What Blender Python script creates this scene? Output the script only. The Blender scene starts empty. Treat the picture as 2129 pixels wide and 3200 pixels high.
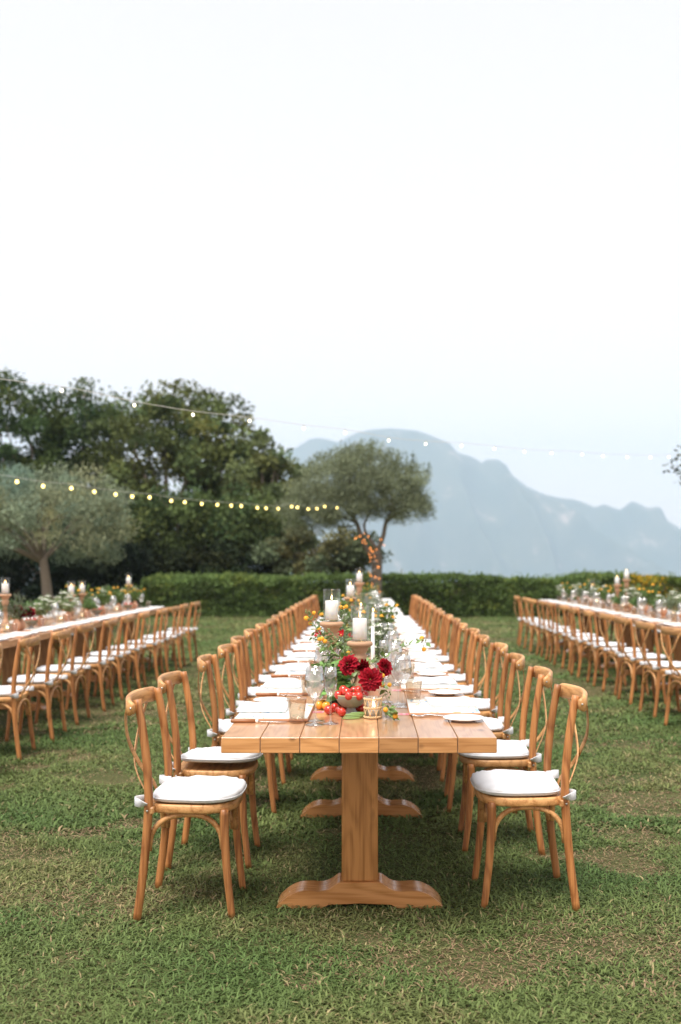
import bpy, math, random
import numpy as np
from mathutils import Vector, Matrix, noise as mnoise

S = bpy.context.scene
COL = S.collection
R = random.Random(11)
PI = math.pi

# ------------------------------------------------------------------ camera
CAM_H = 1.40
cam_d = bpy.data.cameras.new('camera')
cam = bpy.data.objects.new('camera', cam_d)
COL.objects.link(cam)
cam.location = (0, 0, CAM_H)
cam.rotation_euler = (PI / 2, 0, 0)
cam_d.sensor_fit = 'VERTICAL'
cam_d.sensor_height = 36
cam_d.sensor_width = 24
cam_d.lens = 35
cam_d.shift_x = -78.5 / 3200
cam_d.shift_y = 169 / 3200
cam_d.clip_start = 0.05
cam_d.clip_end = 30000
cam_d.dof.use_dof = True
cam_d.dof.focus_distance = 4.05
cam_d.dof.aperture_fstop = 2.1
S.camera = cam

# ------------------------------------------------------------------ sky, sun, exposure
SUN_EL, SUN_ROT = math.radians(66), math.radians(208)
world = bpy.data.worlds.new('World')
S.world = world
world.use_nodes = True
wn, wl = world.node_tree.nodes, world.node_tree.links
for n in list(wn): wn.remove(n)
w_out = wn.new('ShaderNodeOutputWorld')
w_bg = wn.new('ShaderNodeBackground')
w_sky = wn.new('ShaderNodeTexSky')
w_sky.sky_type = 'NISHITA'
w_sky.sun_disc = False
w_sky.sun_elevation = SUN_EL
w_sky.sun_rotation = SUN_ROT
w_sky.altitude = 300
w_sky.air_density = 1.0
w_sky.dust_density = 3.0
w_sky.ozone_density = 1.0
w_mix = wn.new('ShaderNodeMix'); w_mix.data_type = 'RGBA'
w_mix.inputs['Factor'].default_value = 0.80
# pale evening veil, a little brighter all round the horizon
w_tc = wn.new('ShaderNodeTexCoord'); w_sp = wn.new('ShaderNodeSeparateXYZ'); wl.new(w_tc.outputs['Generated'], w_sp.inputs[0])
w_a = wn.new('ShaderNodeMath'); w_a.operation = 'SUBTRACT'; w_a.use_clamp = True; w_a.inputs[0].default_value = 1.0; wl.new(w_sp.outputs['Z'], w_a.inputs[1])
w_p = wn.new('ShaderNodeMath'); w_p.operation = 'POWER'; w_p.inputs[1].default_value = 3.5; wl.new(w_a.outputs[0], w_p.inputs[0])
w_v = wn.new('ShaderNodeVectorMath'); w_v.operation = 'MULTIPLY_ADD'; wl.new(w_p.outputs[0], w_v.inputs[0])
w_v.inputs[1].default_value = (7.6, 4.7, 3.3); w_v.inputs[2].default_value = (6.95, 6.6, 6.3)
wl.new(w_v.outputs[0], w_mix.inputs['B'])
w_bg.inputs['Strength'].default_value = 0.10
wl.new(w_sky.outputs[0], w_mix.inputs['A'])
wl.new(w_mix.outputs['Result'], w_bg.inputs['Color'])
wl.new(w_bg.outputs[0], w_out.inputs[0])

sun_d = bpy.data.lights.new('sun', 'SUN')
sun_d.energy = 3.7
sun_d.angle = math.radians(30)
sun_d.color = (1.0, 0.95, 0.88)
sun = bpy.data.objects.new('sun', sun_d)
COL.objects.link(sun)
sdir = Vector((math.sin(SUN_ROT) * math.cos(SUN_EL), math.cos(SUN_ROT) * math.cos(SUN_EL), math.sin(SUN_EL)))
sun.rotation_euler = sdir.to_track_quat('Z', 'Y').to_euler()
sun.location = (0, 0, 20)
S.view_settings.view_transform = 'Standard'
S.view_settings.look = 'None'
S.view_settings.exposure = 0.72
S.view_settings.gamma = 1.0
S.cycles.max_bounces = 8
S.cycles.transparent_max_bounces = 24
S.cycles.volume_bounces = 1
S.cycles.use_denoising = True
S.cycles.caustics_reflective = False
S.cycles.caustics_refractive = False

# ------------------------------------------------------------------ helpers
VX, VY, FD = 842.0, 1303.0, 2290.0
def at(px, py, d):
    """a point of the place at distance d, read off the photograph"""
    return Vector(((px - VX) / FD * d, d, CAM_H - (py - VY) / FD * d))

ORD = ('first second third fourth fifth sixth seventh eighth ninth tenth eleventh twelfth thirteenth '
       'fourteenth fifteenth sixteenth seventeenth eighteenth nineteenth twentieth').split()

class MB:
    def __init__(s): s.v = []; s.f = []; s.m = []
    def add(s, v, f, m=0):
        o = len(s.v)
        s.v += [tuple(map(float, p)) for p in v]
        s.f += [tuple(i + o for i in q) for q in f]
        s.m += [m] * len(f)
        return s
    def mesh(s, name, mats, smooth=True):
        me = bpy.data.meshes.new(name)
        me.from_pydata(s.v, [], s.f)
        for m in (mats if isinstance(mats, (list, tuple)) else [mats]): me.materials.append(m)
        me.polygons.foreach_set('material_index', s.m)
        if smooth: me.polygons.foreach_set('use_smooth', [True] * len(s.f))
        me.update()
        return me
    def build(s, name, mats, parent=None, smooth=True, loc=None):
        return link(name, s.mesh(name, mats, smooth), parent, loc)

def link(name, data, parent=None, loc=None):
    o = bpy.data.objects.new(name, data)
    COL.objects.link(o)
    if parent is not None: o.parent = parent
    if loc is not None: o.location = loc
    return o

LABELS = {}
def tag(o, label, cat, group=None, kind=None):
    o['label'] = label; o['category'] = cat
    if group: o['group'] = group
    if kind: o['kind'] = kind
    LABELS.setdefault(label, []).append(o.name)
    return o
def thing(name, label, cat, loc=(0, 0, 0), rz=0.0, group=None):
    o = link(name, None, None, loc); o.rotation_euler = (0, 0, rz)
    o.empty_display_size = 0.05
    return tag(o, label, cat, group)
def setting(o, label=None, kind='structure'):
    o['kind'] = kind
    if label: o['label'] = label
    return o

CHILD = {}
def kids(o):
    if o.name not in CHILD: CHILD[o.name] = [c for c in bpy.data.objects if c.parent == o]
    return CHILD[o.name]
def copy_tree(o, parent=None, skip=()):
    c = o.copy(); COL.objects.link(c)
    if parent is not None: c.parent = parent
    for ch in kids(o):
        if ch.name.split('.')[0] in skip: continue
        copy_tree(ch, c, skip)
    return c
_used = set()
def place(proto, loc, rz, label, group=None, skip=(), scale=None):
    """first call moves the prototype itself, later calls copy it with its parts"""
    if proto.name in _used:
        o = copy_tree(proto, None, skip)
    else:
        kids(proto)
        for ch in list(kids(proto)): kids(ch)
        _used.add(proto.name); o = proto
    o.location = loc; o.rotation_euler = (0, 0, rz)
    if scale: o.scale = (scale,) * 3 if not isinstance(scale, (tuple, list)) else scale
    o['label'] = label
    if group: o['group'] = group
    LABELS.setdefault(label, []).append(o.name)
    return o

def frames(P):
    P = [Vector(p) for p in P]; T = []
    for i in range(len(P)):
        a = P[max(i - 1, 0)]; b = P[min(i + 1, len(P) - 1)]
        T.append((b - a).normalized())
    return P, T
def tube(P, r, n=8, mb=None, m=0, ry=None, up=None, cap=True):
    """round (or oval) rod along a path; r a number or one per point"""
    mb = mb or MB()
    P, T = frames(P)
    rr = r if isinstance(r, (list, tuple)) else [r] * len(P)
    u = Vector(up) if up else (Vector((0, 0, 1)) if abs(T[0].z) < .9 else Vector((1, 0, 0)))
    u = (u - T[0] * u.dot(T[0])).normalized()
    vs = []
    for i, (p, t) in enumerate(zip(P, T)):
        u = (u - t * u.dot(t)).normalized(); w = t.cross(u)
        k = 1 if ry is None else ry / rr[i]
        for j in range(n):
            a = 2 * PI * j / n
            vs.append(p + u * (math.cos(a) * rr[i]) + w * (math.sin(a) * rr[i] * k))
    fs = []
    for i in range(len(P) - 1):
        for j in range(n):
            k = (j + 1) % n
            fs.append((i * n + j, i * n + k, (i + 1) * n + k, (i + 1) * n + j))
    if cap:
        fs.append(tuple(range(n - 1, -1, -1)))
        o = (len(P) - 1) * n
        fs.append(tuple(range(o, o + n)))
    return mb.add(vs, fs, m)
def ribbon(P, w, t, nrm, mb=None, m=0, taper=None):
    """flat strip along P, width w across, thickness t along nrm"""
    mb = mb or MB()
    P, T = frames(P); N = Vector(nrm).normalized()
    vs = []
    for i, (p, tt) in enumerate(zip(P, T)):
        n = (N - tt * N.dot(tt)).normalized(); s = tt.cross(n)
        ww = (w if taper is None else w * taper[i]) / 2
        c = min(t * .3, ww * .3)
        for a, b in ((-ww + c, -t/2), (ww - c, -t/2), (ww, -t/2 + c), (ww, t/2 - c), (ww - c, t/2), (-ww + c, t/2), (-ww, t/2 - c), (-ww, -t/2 + c)):
            vs.append(p + s * a + n * b)
    n = 8; fs = []
    for i in range(len(P) - 1):
        for j in range(n):
            k = (j + 1) % n
            fs.append((i * n + j, i * n + k, (i + 1) * n + k, (i + 1) * n + j))
    fs.append(tuple(range(n - 1, -1, -1))); o = (len(P) - 1) * n; fs.append(tuple(range(o, o + n)))
    return mb.add(vs, fs, m)
def lathe(prof, n=24, mb=None, m=0, c=(0, 0, 0)):
    mb = mb or MB(); vs = []; fs = []; idx = []
    for r, z in prof:
        if r < 1e-5:
            idx.append([len(vs)] * n); vs.append((c[0], c[1], c[2] + z))
        else:
            idx.append(list(range(len(vs), len(vs) + n)))
            for j in range(n):
                a = 2 * PI * j / n
                vs.append((c[0] + r * math.cos(a), c[1] + r * math.sin(a), c[2] + z))
    for i in range(len(prof) - 1):
        A, B = idx[i], idx[i + 1]
        for j in range(n):
            k = (j + 1) % n
            q = [A[j], A[k], B[k], B[j]]; q2 = []
            for x in q:
                if x not in q2: q2.append(x)
            if len(q2) > 2: fs.append(tuple(q2))
    return mb.add(vs, fs, m)
def cbox(x0, x1, y0, y1, z0, z1, c=.003, mb=None, m=0, mend=None):
    """chamfered box; mend = material of the two end faces (normal along y)"""
    mb = mb or MB()
    V = {}; vs = []
    for sx, X in ((-1, (x0, x0 + c)), (1, (x1, x1 - c))):
        for sy, Y in ((-1, (y0, y0 + c)), (1, (y1, y1 - c))):
            for sz, Z in ((-1, (z0, z0 + c)), (1, (z1, z1 - c))):
                for ax in range(3):
                    V[sx, sy, sz, ax] = len(vs)
                    vs.append((X[0] if ax == 0 else X[1], Y[0] if ax == 1 else Y[1], Z[0] if ax == 2 else Z[1]))
    q = [(-1, -1), (1, -1), (1, 1), (-1, 1)]
    def mk(ax, s, a, b):
        k = [0, 0, 0]; k[ax] = s; o = [i for i in range(3) if i != ax]; k[o[0]] = a; k[o[1]] = b
        return V[k[0], k[1], k[2], ax]
    for ax in range(3):
        for s in (-1, 1):
            f = [mk(ax, s, a, b) for a, b in q]
            fl = (s < 0) ^ (ax == 1)
            mb_m = mend if (ax == 1 and mend is not None) else m
            o = len(mb.v)
            if ax == 0 and s == -1: base = o
            FACES.append((tuple(reversed(f)) if fl else tuple(f), mb_m))
    for ax in range(3):                          # chamfers along each edge direction
        o = [i for i in range(3) if i != ax]
        for a in (-1, 1):
            for b in (-1, 1):
                def g(s, fa):
                    k = [0, 0, 0]; k[ax] = s; k[o[0]] = a; k[o[1]] = b
                    return V[k[0], k[1], k[2], fa]
                FACES.append(((g(-1, o[0]), g(1, o[0]), g(1, o[1]), g(-1, o[1])), m))
    for sx in (-1, 1):
        for sy in (-1, 1):
            for sz in (-1, 1):
                FACES.append((tuple(V[sx, sy, sz, i] for i in range(3)), m))
    o = len(mb.v); mb.v += vs
    for f, mm in FACES:
        mb.f.append(tuple(i + o for i in f)); mb.m.append(mm)
    FACES.clear()
    return mb
FACES = []
def extrude(poly, y0, y1, mb=None, m=0, c=.004):
    """x-z outline pushed along y with a small chamfer"""
    mb = mb or MB(); n = len(poly)
    cx = sum(p[0] for p in poly) / n; cz = sum(p[1] for p in poly) / n
    def ring(y, s):
        return [(cx + (x - cx) * (1 - s / .35), y, cz + (z - cz) * (1 - s / .06)) for x, z in poly]
    rings = [ring(y0, c), ring(y0 + c, 0), ring(y1 - c, 0), ring(y1, c)]
    vs = [p for r in rings for p in r]; fs = []
    for i in range(3):
        for j in range(n):
            k = (j + 1) % n
            fs.append((i * n + j, (i + 1) * n + j, (i + 1) * n + k, i * n + k))
    fs.append(tuple(range(n))); fs.append(tuple(range(4 * n - 1, 3 * n - 1, -1)))
    return mb.add(vs, fs, m)
def smooth_path(P, k=4):
    """Catmull-Rom through the points"""
    P = [Vector(p) for p in P]; out = []
    for i in range(len(P) - 1):
        a = P[max(i - 1, 0)]; b = P[i]; c = P[i + 1]; d = P[min(i + 2, len(P) - 1)]
        for j in range(k):
            t = j / k
            out.append(.5 * ((2 * b) + (c - a) * t + (2 * a - 5 * b + 4 * c - d) * t * t + (3 * b - a - 3 * c + d) * t ** 3))
    out.append(P[-1]); return out

# ------------------------------------------------------------------ materials
def nt(name):
    m = bpy.data.materials.new(name); m.use_nodes = True
    t = m.node_tree; b = t.nodes['Principled BSDF']
    return m, t.nodes, t.links, b
def col4(c): return (c[0], c[1], c[2], 1)
def simple(name, c, rough=.5, spec=.5, bump=0, bscale=60, var=0, metal=0, coat=0, sss=0):
    m, N, L, b = nt(name)
    b.inputs['Base Color'].default_value = col4(c)
    b.inputs['Roughness'].default_value = rough
    b.inputs['Specular IOR Level'].default_value = spec
    b.inputs['Metallic'].default_value = metal
    b.inputs['Coat Weight'].default_value = coat
    if sss:
        b.inputs['Subsurface Weight'].default_value = sss; b.inputs['Subsurface Radius'].default_value = (.05, .04, .03)
        b.inputs['Subsurface Scale'].default_value = 1.0
    tc = N.new('ShaderNodeTexCoord'); no = N.new('ShaderNodeTexNoise')
    no.inputs['Scale'].default_value = bscale; no.inputs['Detail'].default_value = 5
    L.new(tc.outputs['Object'], no.inputs['Vector'])
    if var:
        oi = N.new('ShaderNodeObjectInfo')
        ad = N.new('ShaderNodeMath'); ad.operation = 'ADD'
        L.new(no.outputs[0], ad.inputs[0]); L.new(oi.outputs['Random'], ad.inputs[1])
        mr = N.new('ShaderNodeMapRange'); mr.inputs[1].default_value = .3; mr.inputs[2].default_value = 1.7
        mr.inputs[3].default_value = 1 - var; mr.inputs[4].default_value = 1 + var
        L.new(ad.outputs[0], mr.inputs[0])
        hs = N.new('ShaderNodeHueSaturation'); hs.inputs['Color'].default_value = col4(c)
        L.new(mr.outputs[0], hs.inputs['Value']); L.new(hs.outputs[0], b.inputs['Base Color'])
    if bump:
        bu = N.new('ShaderNodeBump'); bu.inputs['Strength'].default_value = bump; bu.inputs['Distance'].default_value = .003
        L.new(no.outputs[0], bu.inputs['Height']); L.new(bu.outputs[0], b.inputs['Normal'])
    return m

def wood(name, axis, dark, light, rough=.4, knots=True, ring=9.0, coat=.0, fine=1.0, ks=(6, 14)):
    m, N, L, b = nt(name)
    tc = N.new('ShaderNodeTexCoord'); oi = N.new('ShaderNodeObjectInfo')
    off = N.new('ShaderNodeVectorMath'); off.operation = 'ADD'
    sc = N.new('ShaderNodeVectorMath'); sc.operation = 'SCALE'; sc.inputs[0].default_value = (7.3, 11.1, 5.7)
    L.new(oi.outputs['Random'], sc.inputs['Scale']); L.new(tc.outputs['Object'], off.inputs[0]); L.new(sc.outputs[0], off.inputs[1])
    def mapped(al, ac):
        mp = N.new('ShaderNodeMapping'); s = [ac] * 3; s[axis] = al
        mp.inputs['Scale'].default_value = s; L.new(off.outputs[0], mp.inputs['Vector']); return mp
    big = N.new('ShaderNodeTexNoise'); L.new(mapped(1.3, 7).outputs[0], big.inputs['Vector'])
    big.inputs['Scale'].default_value = 1; big.inputs['Detail'].default_value = 2
    rg = N.new('ShaderNodeMath'); rg.operation = 'MULTIPLY'; rg.inputs[1].default_value = ring; L.new(big.outputs[0], rg.inputs[0])
    fr = N.new('ShaderNodeMath'); fr.operation = 'PINGPONG'; fr.inputs[1].default_value = .5; L.new(rg.outputs[0], fr.inputs[0])
    fib = N.new('ShaderNodeTexNoise'); L.new(mapped(4 * fine, 130 * fine).outputs[0], fib.inputs['Vector'])
    fib.inputs['Scale'].default_value = 1; fib.inputs['Detail'].default_value = 4
    a1 = N.new('ShaderNodeMath'); a1.operation = 'MULTIPLY_ADD'; a1.inputs[1].default_value = .75; L.new(fr.outputs[0], a1.inputs[0]); L.new(fib.outputs[0], a1.inputs[2])
    ramp = N.new('ShaderNodeValToRGB'); L.new(a1.outputs[0], ramp.inputs[0])
    ramp.color_ramp.elements[0].position = .42; ramp.color_ramp.elements[0].color = col4(dark)
    ramp.color_ramp.elements[1].position = .80; ramp.color_ramp.elements[1].color = col4(light)
    last = ramp.outputs[0]
    if knots:
        vo = N.new('ShaderNodeTexVoronoi'); mp = mapped(*ks); L.new(mp.outputs[0], vo.inputs['Vector'])
        vo.inputs['Scale'].default_value = 1.0
        kr = N.new('ShaderNodeMapRange'); kr.inputs[1].default_value = .06; kr.inputs[2].default_value = .24
        kr.inputs[3].default_value = .75; kr.inputs[4].default_value = 0; L.new(vo.outputs['Distance'], kr.inputs[0])
        # only some cells carry a knot
        gate = N.new('ShaderNodeMath'); gate.operation = 'GREATER_THAN'; gate.inputs[1].default_value = .62
        sep = N.new('ShaderNodeSeparateColor'); L.new(vo.outputs['Color'], sep.inputs[0]); L.new(sep.outputs[0], gate.inputs[0])
        mu = N.new('ShaderNodeMath'); mu.operation = 'MULTIPLY'; L.new(kr.outputs[0], mu.inputs[0]); L.new(gate.outputs[0], mu.inputs[1])
        mx = N.new('ShaderNodeMix'); mx.data_type = 'RGBA'; L.new(mu.outputs[0], mx.inputs['Factor'])
        L.new(last, mx.inputs['A']); mx.inputs['B'].default_value = (dark[0] * .35, dark[1] * .3, dark[2] * .25, 1)
        last = mx.outputs['Result']
    hs = N.new('ShaderNodeHueSaturation'); L.new(last, hs.inputs['Color'])
    mr = N.new('ShaderNodeMapRange'); mr.inputs[3].default_value = .74; mr.inputs[4].default_value = 1.14
    L.new(oi.outputs['Random'], mr.inputs[0]); L.new(mr.outputs[0], hs.inputs['Value'])
    L.new(hs.outputs[0], b.inputs['Base Color'])
    b.inputs['Roughness'].default_value = rough
    b.inputs['Coat Weight'].default_value = coat; b.inputs['Coat Roughness'].default_value = .12
    bu = N.new('ShaderNodeBump'); bu.inputs['Strength'].default_value = .3; bu.inputs['Distance'].default_value = .001
    L.new(a1.outputs[0], bu.inputs['Height']); L.new(bu.outputs[0], b.inputs['Normal'])
    return m

W_D, W_L = (.42, .19, .062), (.66, .36, .15)
M = {}
M['plank'] = wood('table_wood', 1, (.40, .20, .095), (.52, .285, .145), rough=.30, coat=.45, ring=9)
M['plank_end'] = wood('table_end_wood', 0, (.42, .185, .058), (.60, .295, .11), rough=.42, ring=8, ks=(13, 17), fine=1.3)
M['post'] = wood('post_wood', 2, (.31, .13, .033), (.48, .22, .068), rough=.4, ring=11)
M['foot'] = wood('foot_wood', 0, (.38, .165, .052), (.55, .265, .10), rough=.27, coat=.25, ring=8)
M['chair_v'] = wood('chair_wood_upright', 2, (.24, .085, .024), (.47, .20, .065), rough=.45, knots=False, ring=8, coat=.0)
M['chair_h'] = wood('chair_wood_rail', 0, (.38, .17, .055), (.62, .33, .13), rough=.45, knots=False, ring=8, coat=.0)
M['cushion'] = simple('white_cotton', (.70, .71, .74), rough=.85, spec=.2, bump=.25, bscale=120)
M['napkin'] = simple('white_linen', (.72, .72, .72), rough=.9, spec=.1, bump=.3, bscale=180)
M['steel'] = simple('steel', (.62, .61, .60), rough=.25, metal=1)
M['screw'] = simple('screw_metal', (.55, .53, .5), rough=.35, metal=1)
M['ceramic'] = simple('white_ceramic', (.86, .86, .84), rough=.15)
M['knifewood'] = simple('knife_handle_wood', (.30, .12, .045), rough=.4, var=.2, bscale=40)
M['terra'] = simple('terracotta', (.52, .27, .16), rough=.75, bump=.5, bscale=90, var=.12)
M['standwood'] = simple('turned_stand_wood', (.44, .26, .155), rough=.7, bump=.5, bscale=120, var=.12)
M['wax'] = simple('wax', (.94, .94, .91), rough=.45, sss=.8)
M['rattan'] = simple('rattan', (.72, .50, .27), rough=.6, bump=.4, bscale=200)
M['stoneware'] = simple('grey_stoneware', (.26, .25, .19), rough=.45, bump=.4, bscale=40, var=.15)
M['stoneware_rim'] = simple('stoneware_rim', (.50, .36, .20), rough=.45)
M['tomato'] = simple('tomato_skin', (.50, .028, .014), rough=.12, var=.18, bscale=8, coat=.5)
M['ytomato'] = simple('yellow_tomato_skin', (.80, .33, .03), rough=.15, var=.12, bscale=8, coat=.5)
M['calyx'] = simple('tomato_stalk', (.10, .17, .04), rough=.6)
M['bean'] = simple('green_bean', (.22, .33, .10), rough=.4, var=.2, bscale=20)
M['pink'] = simple('pink_card', (.55, .17, .22), rough=.6)
M['white_print'] = simple('white_ink', (.8, .78, .76), rough=.6)
M['wick'] = simple('wick', (.03, .025, .02), rough=.9)
M['basil'] = simple('basil_leaf', (.19, .36, .10), rough=.38, var=.3, bscale=30, bump=.3)
M['sprigleaf'] = simple('sprig_leaf', (.15, .24, .07), rough=.45, var=.3, bscale=30, bump=.3)
M['stem'] = simple('green_stem', (.17, .22, .08), rough=.6)
M['brownstem'] = simple('brown_stem', (.13, .10, .05), rough=.7)
M['lantana'] = simple('yellow_blossom', (.85, .42, .03), rough=.5, var=.2, bscale=80)
M['white_petal'] = simple('white_petal', (.78, .79, .72), rough=.6, var=.06)
M['poppy'] = simple('red_petal', (.50, .012, .025), rough=.4, var=.2, bscale=20)
M['darkred'] = simple('dark_red_petal', (.10, .008, .015), rough=.5)
M['eye'] = simple('flower_eye', (.65, .50, .10), rough=.7)
M['cable'] = simple('cable_sheath', (.62, .60, .56), rough=.6)
M['socket'] = simple('lamp_socket', (.05, .06, .05), rough=.5)
M['bark'] = simple('bark', (.16, .13, .10), rough=.9, bump=1.0, bscale=14, var=.3)

# dahlia petals: deep crimson with paler edge along the petal
def petal_mat():
    m, N, L, b = nt('dahlia_petal')
    tc = N.new('ShaderNodeTexCoord'); sx = N.new('ShaderNodeSeparateXYZ'); L.new(tc.outputs['Object'], sx.inputs[0])
    rp = N.new('ShaderNodeValToRGB'); mr = N.new('ShaderNodeMapRange'); mr.inputs[1].default_value = 0; mr.inputs[2].default_value = .034
    L.new(sx.outputs['Y'], mr.inputs[0]); L.new(mr.outputs[0], rp.inputs[0])
    rp.color_ramp.elements[0].color = (.085, .001, .005, 1); rp.color_ramp.elements[1].color = (.36, .004, .018, 1)
    oi = N.new('ShaderNodeObjectInfo'); hs = N.new('ShaderNodeHueSaturation')
    m2 = N.new('ShaderNodeMapRange'); m2.inputs[3].default_value = .7; m2.inputs[4].default_value = 1.2
    L.new(oi.outputs['Random'], m2.inputs[0]); L.new(m2.outputs[0], hs.inputs['Value']); L.new(rp.outputs[0], hs.inputs['Color'])
    L.new(hs.outputs[0], b.inputs['Base Color']); b.inputs['Roughness'].default_value = .7; b.inputs['Specular IOR Level'].default_value = .2
    return m
M['dahlia'] = petal_mat()

def emit(name, c, s):
    m, N, L, b = nt(name)
    b.inputs['Base Color'].default_value = col4(c)
    b.inputs['Emission Color'].default_value = col4(c); b.inputs['Emission Strength'].default_value = s
    return m
M['flame'] = emit('candle_flame', (1.0, .66, .28), 9)
M['bulb'] = emit('lit_bulb', (1.0, .76, .24), 3.2)
M['bulb_white'] = emit('lit_clear_bulb', (1.0, .90, .66), 2.5)
M['fairy'] = emit('fairy_bulb', (1.0, .33, .07), 4.5)

def glass(name, tint=(1, 1, 1), edge=.9, base=.04, rough=.02, pw_=1.0):
    """clear thin-walled glass: reflects more towards grazing angles, tinted in transmission"""
    m, N, L, b = nt(name); N.remove(b)
    out = N['Material Output']
    tr = N.new('ShaderNodeBsdfTransparent'); tr.inputs[0].default_value = col4(tint)
    gl = N.new('ShaderNodeBsdfGlossy'); gl.inputs['Roughness'].default_value = rough
    lw = N.new('ShaderNodeLayerWeight'); lw.inputs['Blend'].default_value = .22
    mr = N.new('ShaderNodeMapRange'); mr.inputs[3].default_value = base; mr.inputs[4].default_value = edge
    pw = N.new('ShaderNodeMath'); pw.operation = 'POWER'; pw.inputs[1].default_value = pw_; L.new(lw.outputs['Facing'], pw.inputs[0]); L.new(pw.outputs[0], mr.inputs[0])
    mx = N.new('ShaderNodeMixShader'); L.new(mr.outputs[0], mx.inputs[0]); L.new(tr.outputs[0], mx.inputs[1]); L.new(gl.outputs[0], mx.inputs[2])
    L.new(mx.outputs[0], out.inputs[0])
    return m
M['glass'] = glass('clear_glass', (.985, .988, .985), base=.125)
M['hglass'] = glass('hurricane_glass_clear', (.99, .992, .99), base=.03, edge=.85, pw_=2.2)
M['amber'] = glass('amber_glass', (.93, .79, .52), base=.05, edge=.6)
M['smoke'] = glass('smoked_glass', (.91, .85, .78), base=.05, edge=.6)
M['pinkglass'] = glass('pink_glass', (.95, .84, .83), base=.06)

def attr_mat(name, trans=.3, rough=.6, spec=.25):
    """leaf or blade stuff: colour carried by the faces, some light let through"""
    m, N, L, b = nt(name)
    a = N.new('ShaderNodeAttribute'); a.attribute_name = 'tone'
    L.new(a.outputs['Color'], b.inputs['Base Color'])
    b.inputs['Roughness'].default_value = rough; b.inputs['Specular IOR Level'].default_value = spec
    if trans:
        t = N.new('ShaderNodeBsdfTranslucent'); L.new(a.outputs['Color'], t.inputs[0])
        mx = N.new('ShaderNodeMixShader'); mx.inputs[0].default_value = trans
        L.new(b.outputs[0], mx.inputs[1]); L.new(t.outputs[0], mx.inputs[2]); L.new(mx.outputs[0], N['Material Output'].inputs[0])
    return m
M['grass'] = attr_mat('grass_blade', .30, .6, .15)
M['leaf'] = attr_mat('tree_leaf', .18, .7, .08)
M['olive'] = attr_mat('olive_leaf', .2, .7, .1)
M['hedge'] = attr_mat('hedge_leaf', .25, .65, .12)

def np_mesh(name, verts, quads, tones, mat, parent=None):
    """verts (n,3), faces (k,m) with an (k,3) colour each"""
    me = bpy.data.meshes.new(name)
    k, m = quads.shape
    me.vertices.add(len(verts)); me.vertices.foreach_set('co', verts.astype(np.float32).ravel())
    me.loops.add(k * m); me.loops.foreach_set('vertex_index', quads.astype(np.int32).ravel())
    me.polygons.add(k); me.polygons.foreach_set('loop_start', np.arange(0, k * m, m, dtype=np.int32))
    me.update(calc_edges=True)
    at_ = me.attributes.new('tone', 'FLOAT_COLOR', 'FACE')
    c = np.ones((k, 4), np.float32); c[:, :3] = tones
    at_.data.foreach_set('color', c.ravel())
    me.materials.append(mat)
    return link(name, me, parent)

def leaf_quads(P, N_, L_, W_, rng, droop=None):
    """a rhombic folded leaf at every point: P (n,3) positions, N_ (n,3) leaf directions"""
    n = len(P)
    D = N_ / np.linalg.norm(N_, axis=1, keepdims=True)
    Q = rng.normal(size=(n, 3)); Sd = np.cross(D, Q); Sd /= np.linalg.norm(Sd, axis=1, keepdims=True)
    L_ = np.broadcast_to(L_, (n,))[:, None]; W_ = np.broadcast_to(W_, (n,))[:, None]
    A = P; B = P + D * L_ * .5 + Sd * W_ * .5; C = P + D * L_; E = P + D * L_ * .5 - Sd * W_ * .5
    V = np.stack([A, B, C, E], 1).reshape(-1, 3)
    F = np.arange(4 * n).reshape(n, 4)
    return V, F

# ------------------------------------------------------------------ ground, sea, mountain
rng = np.random.default_rng(5)
def grid_mesh(name, X, Y, Z, mat, smooth=True):
    ny, nx = X.shape
    V = np.stack([X, Y, Z], -1).reshape(-1, 3)
    i = np.arange(nx - 1)[None, :] + nx * np.arange(ny - 1)[:, None]
    F = np.stack([i, i + 1, i + 1 + nx, i + nx], -1).reshape(-1, 4)
    me = bpy.data.meshes.new(name)
    me.from_pydata(V.tolist(), [], F.tolist()); me.materials.append(mat)
    if smooth: me.polygons.foreach_set('use_smooth', [True] * len(F))
    return link(name, me)

def soil_mat():
    m, N, L, b = nt('lawn_ground')
    tc = N.new('ShaderNodeTexCoord')
    n1 = N.new('ShaderNodeTexNoise'); n1.inputs['Scale'].default_value = .9; n1.inputs['Detail'].default_value = 6
    n2 = N.new('ShaderNodeTexNoise'); n2.inputs['Scale'].default_value = 45; n2.inputs['Detail'].default_value = 6
    L.new(tc.outputs['Object'], n1.inputs[0]); L.new(tc.outputs['Object'], n2.inputs[0])
    r = N.new('ShaderNodeValToRGB'); r.color_ramp.elements[0].position = .35; r.color_ramp.elements[1].position = .7
    r.color_ramp.elements[0].color = (.050, .068, .022, 1); r.color_ramp.elements[1].color = (.115, .10, .045, 1)
    mu = N.new('ShaderNodeMath'); mu.operation = 'ADD'; L.new(n1.outputs[0], mu.inputs[0])
    m3 = N.new('ShaderNodeMath'); m3.operation = 'MULTIPLY_ADD'; m3.inputs[1].default_value = .5; m3.inputs[2].default_value = -.25
    L.new(n2.outputs[0], m3.inputs[0]); L.new(m3.outputs[0], mu.inputs[1]); L.new(mu.outputs[0], r.inputs[0])
    L.new(r.outputs[0], b.inputs['Base Color']); b.inputs['Roughness'].default_value = .95
    b.inputs['Specular IOR Level'].default_value = .1
    bu = N.new('ShaderNodeBump'); bu.inputs['Distance'].default_value = .02; L.new(n2.outputs[0], bu.inputs['Height']); L.new(bu.outputs[0], b.inputs['Normal'])
    return m
gy = np.concatenate([np.linspace(-8, 52, 61), [70, 110, 180, 300, 500, 900]])
gx = np.concatenate([[-700, -300, -120, -60], np.linspace(-30, 30, 41), [60, 120, 300, 700]])
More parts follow.
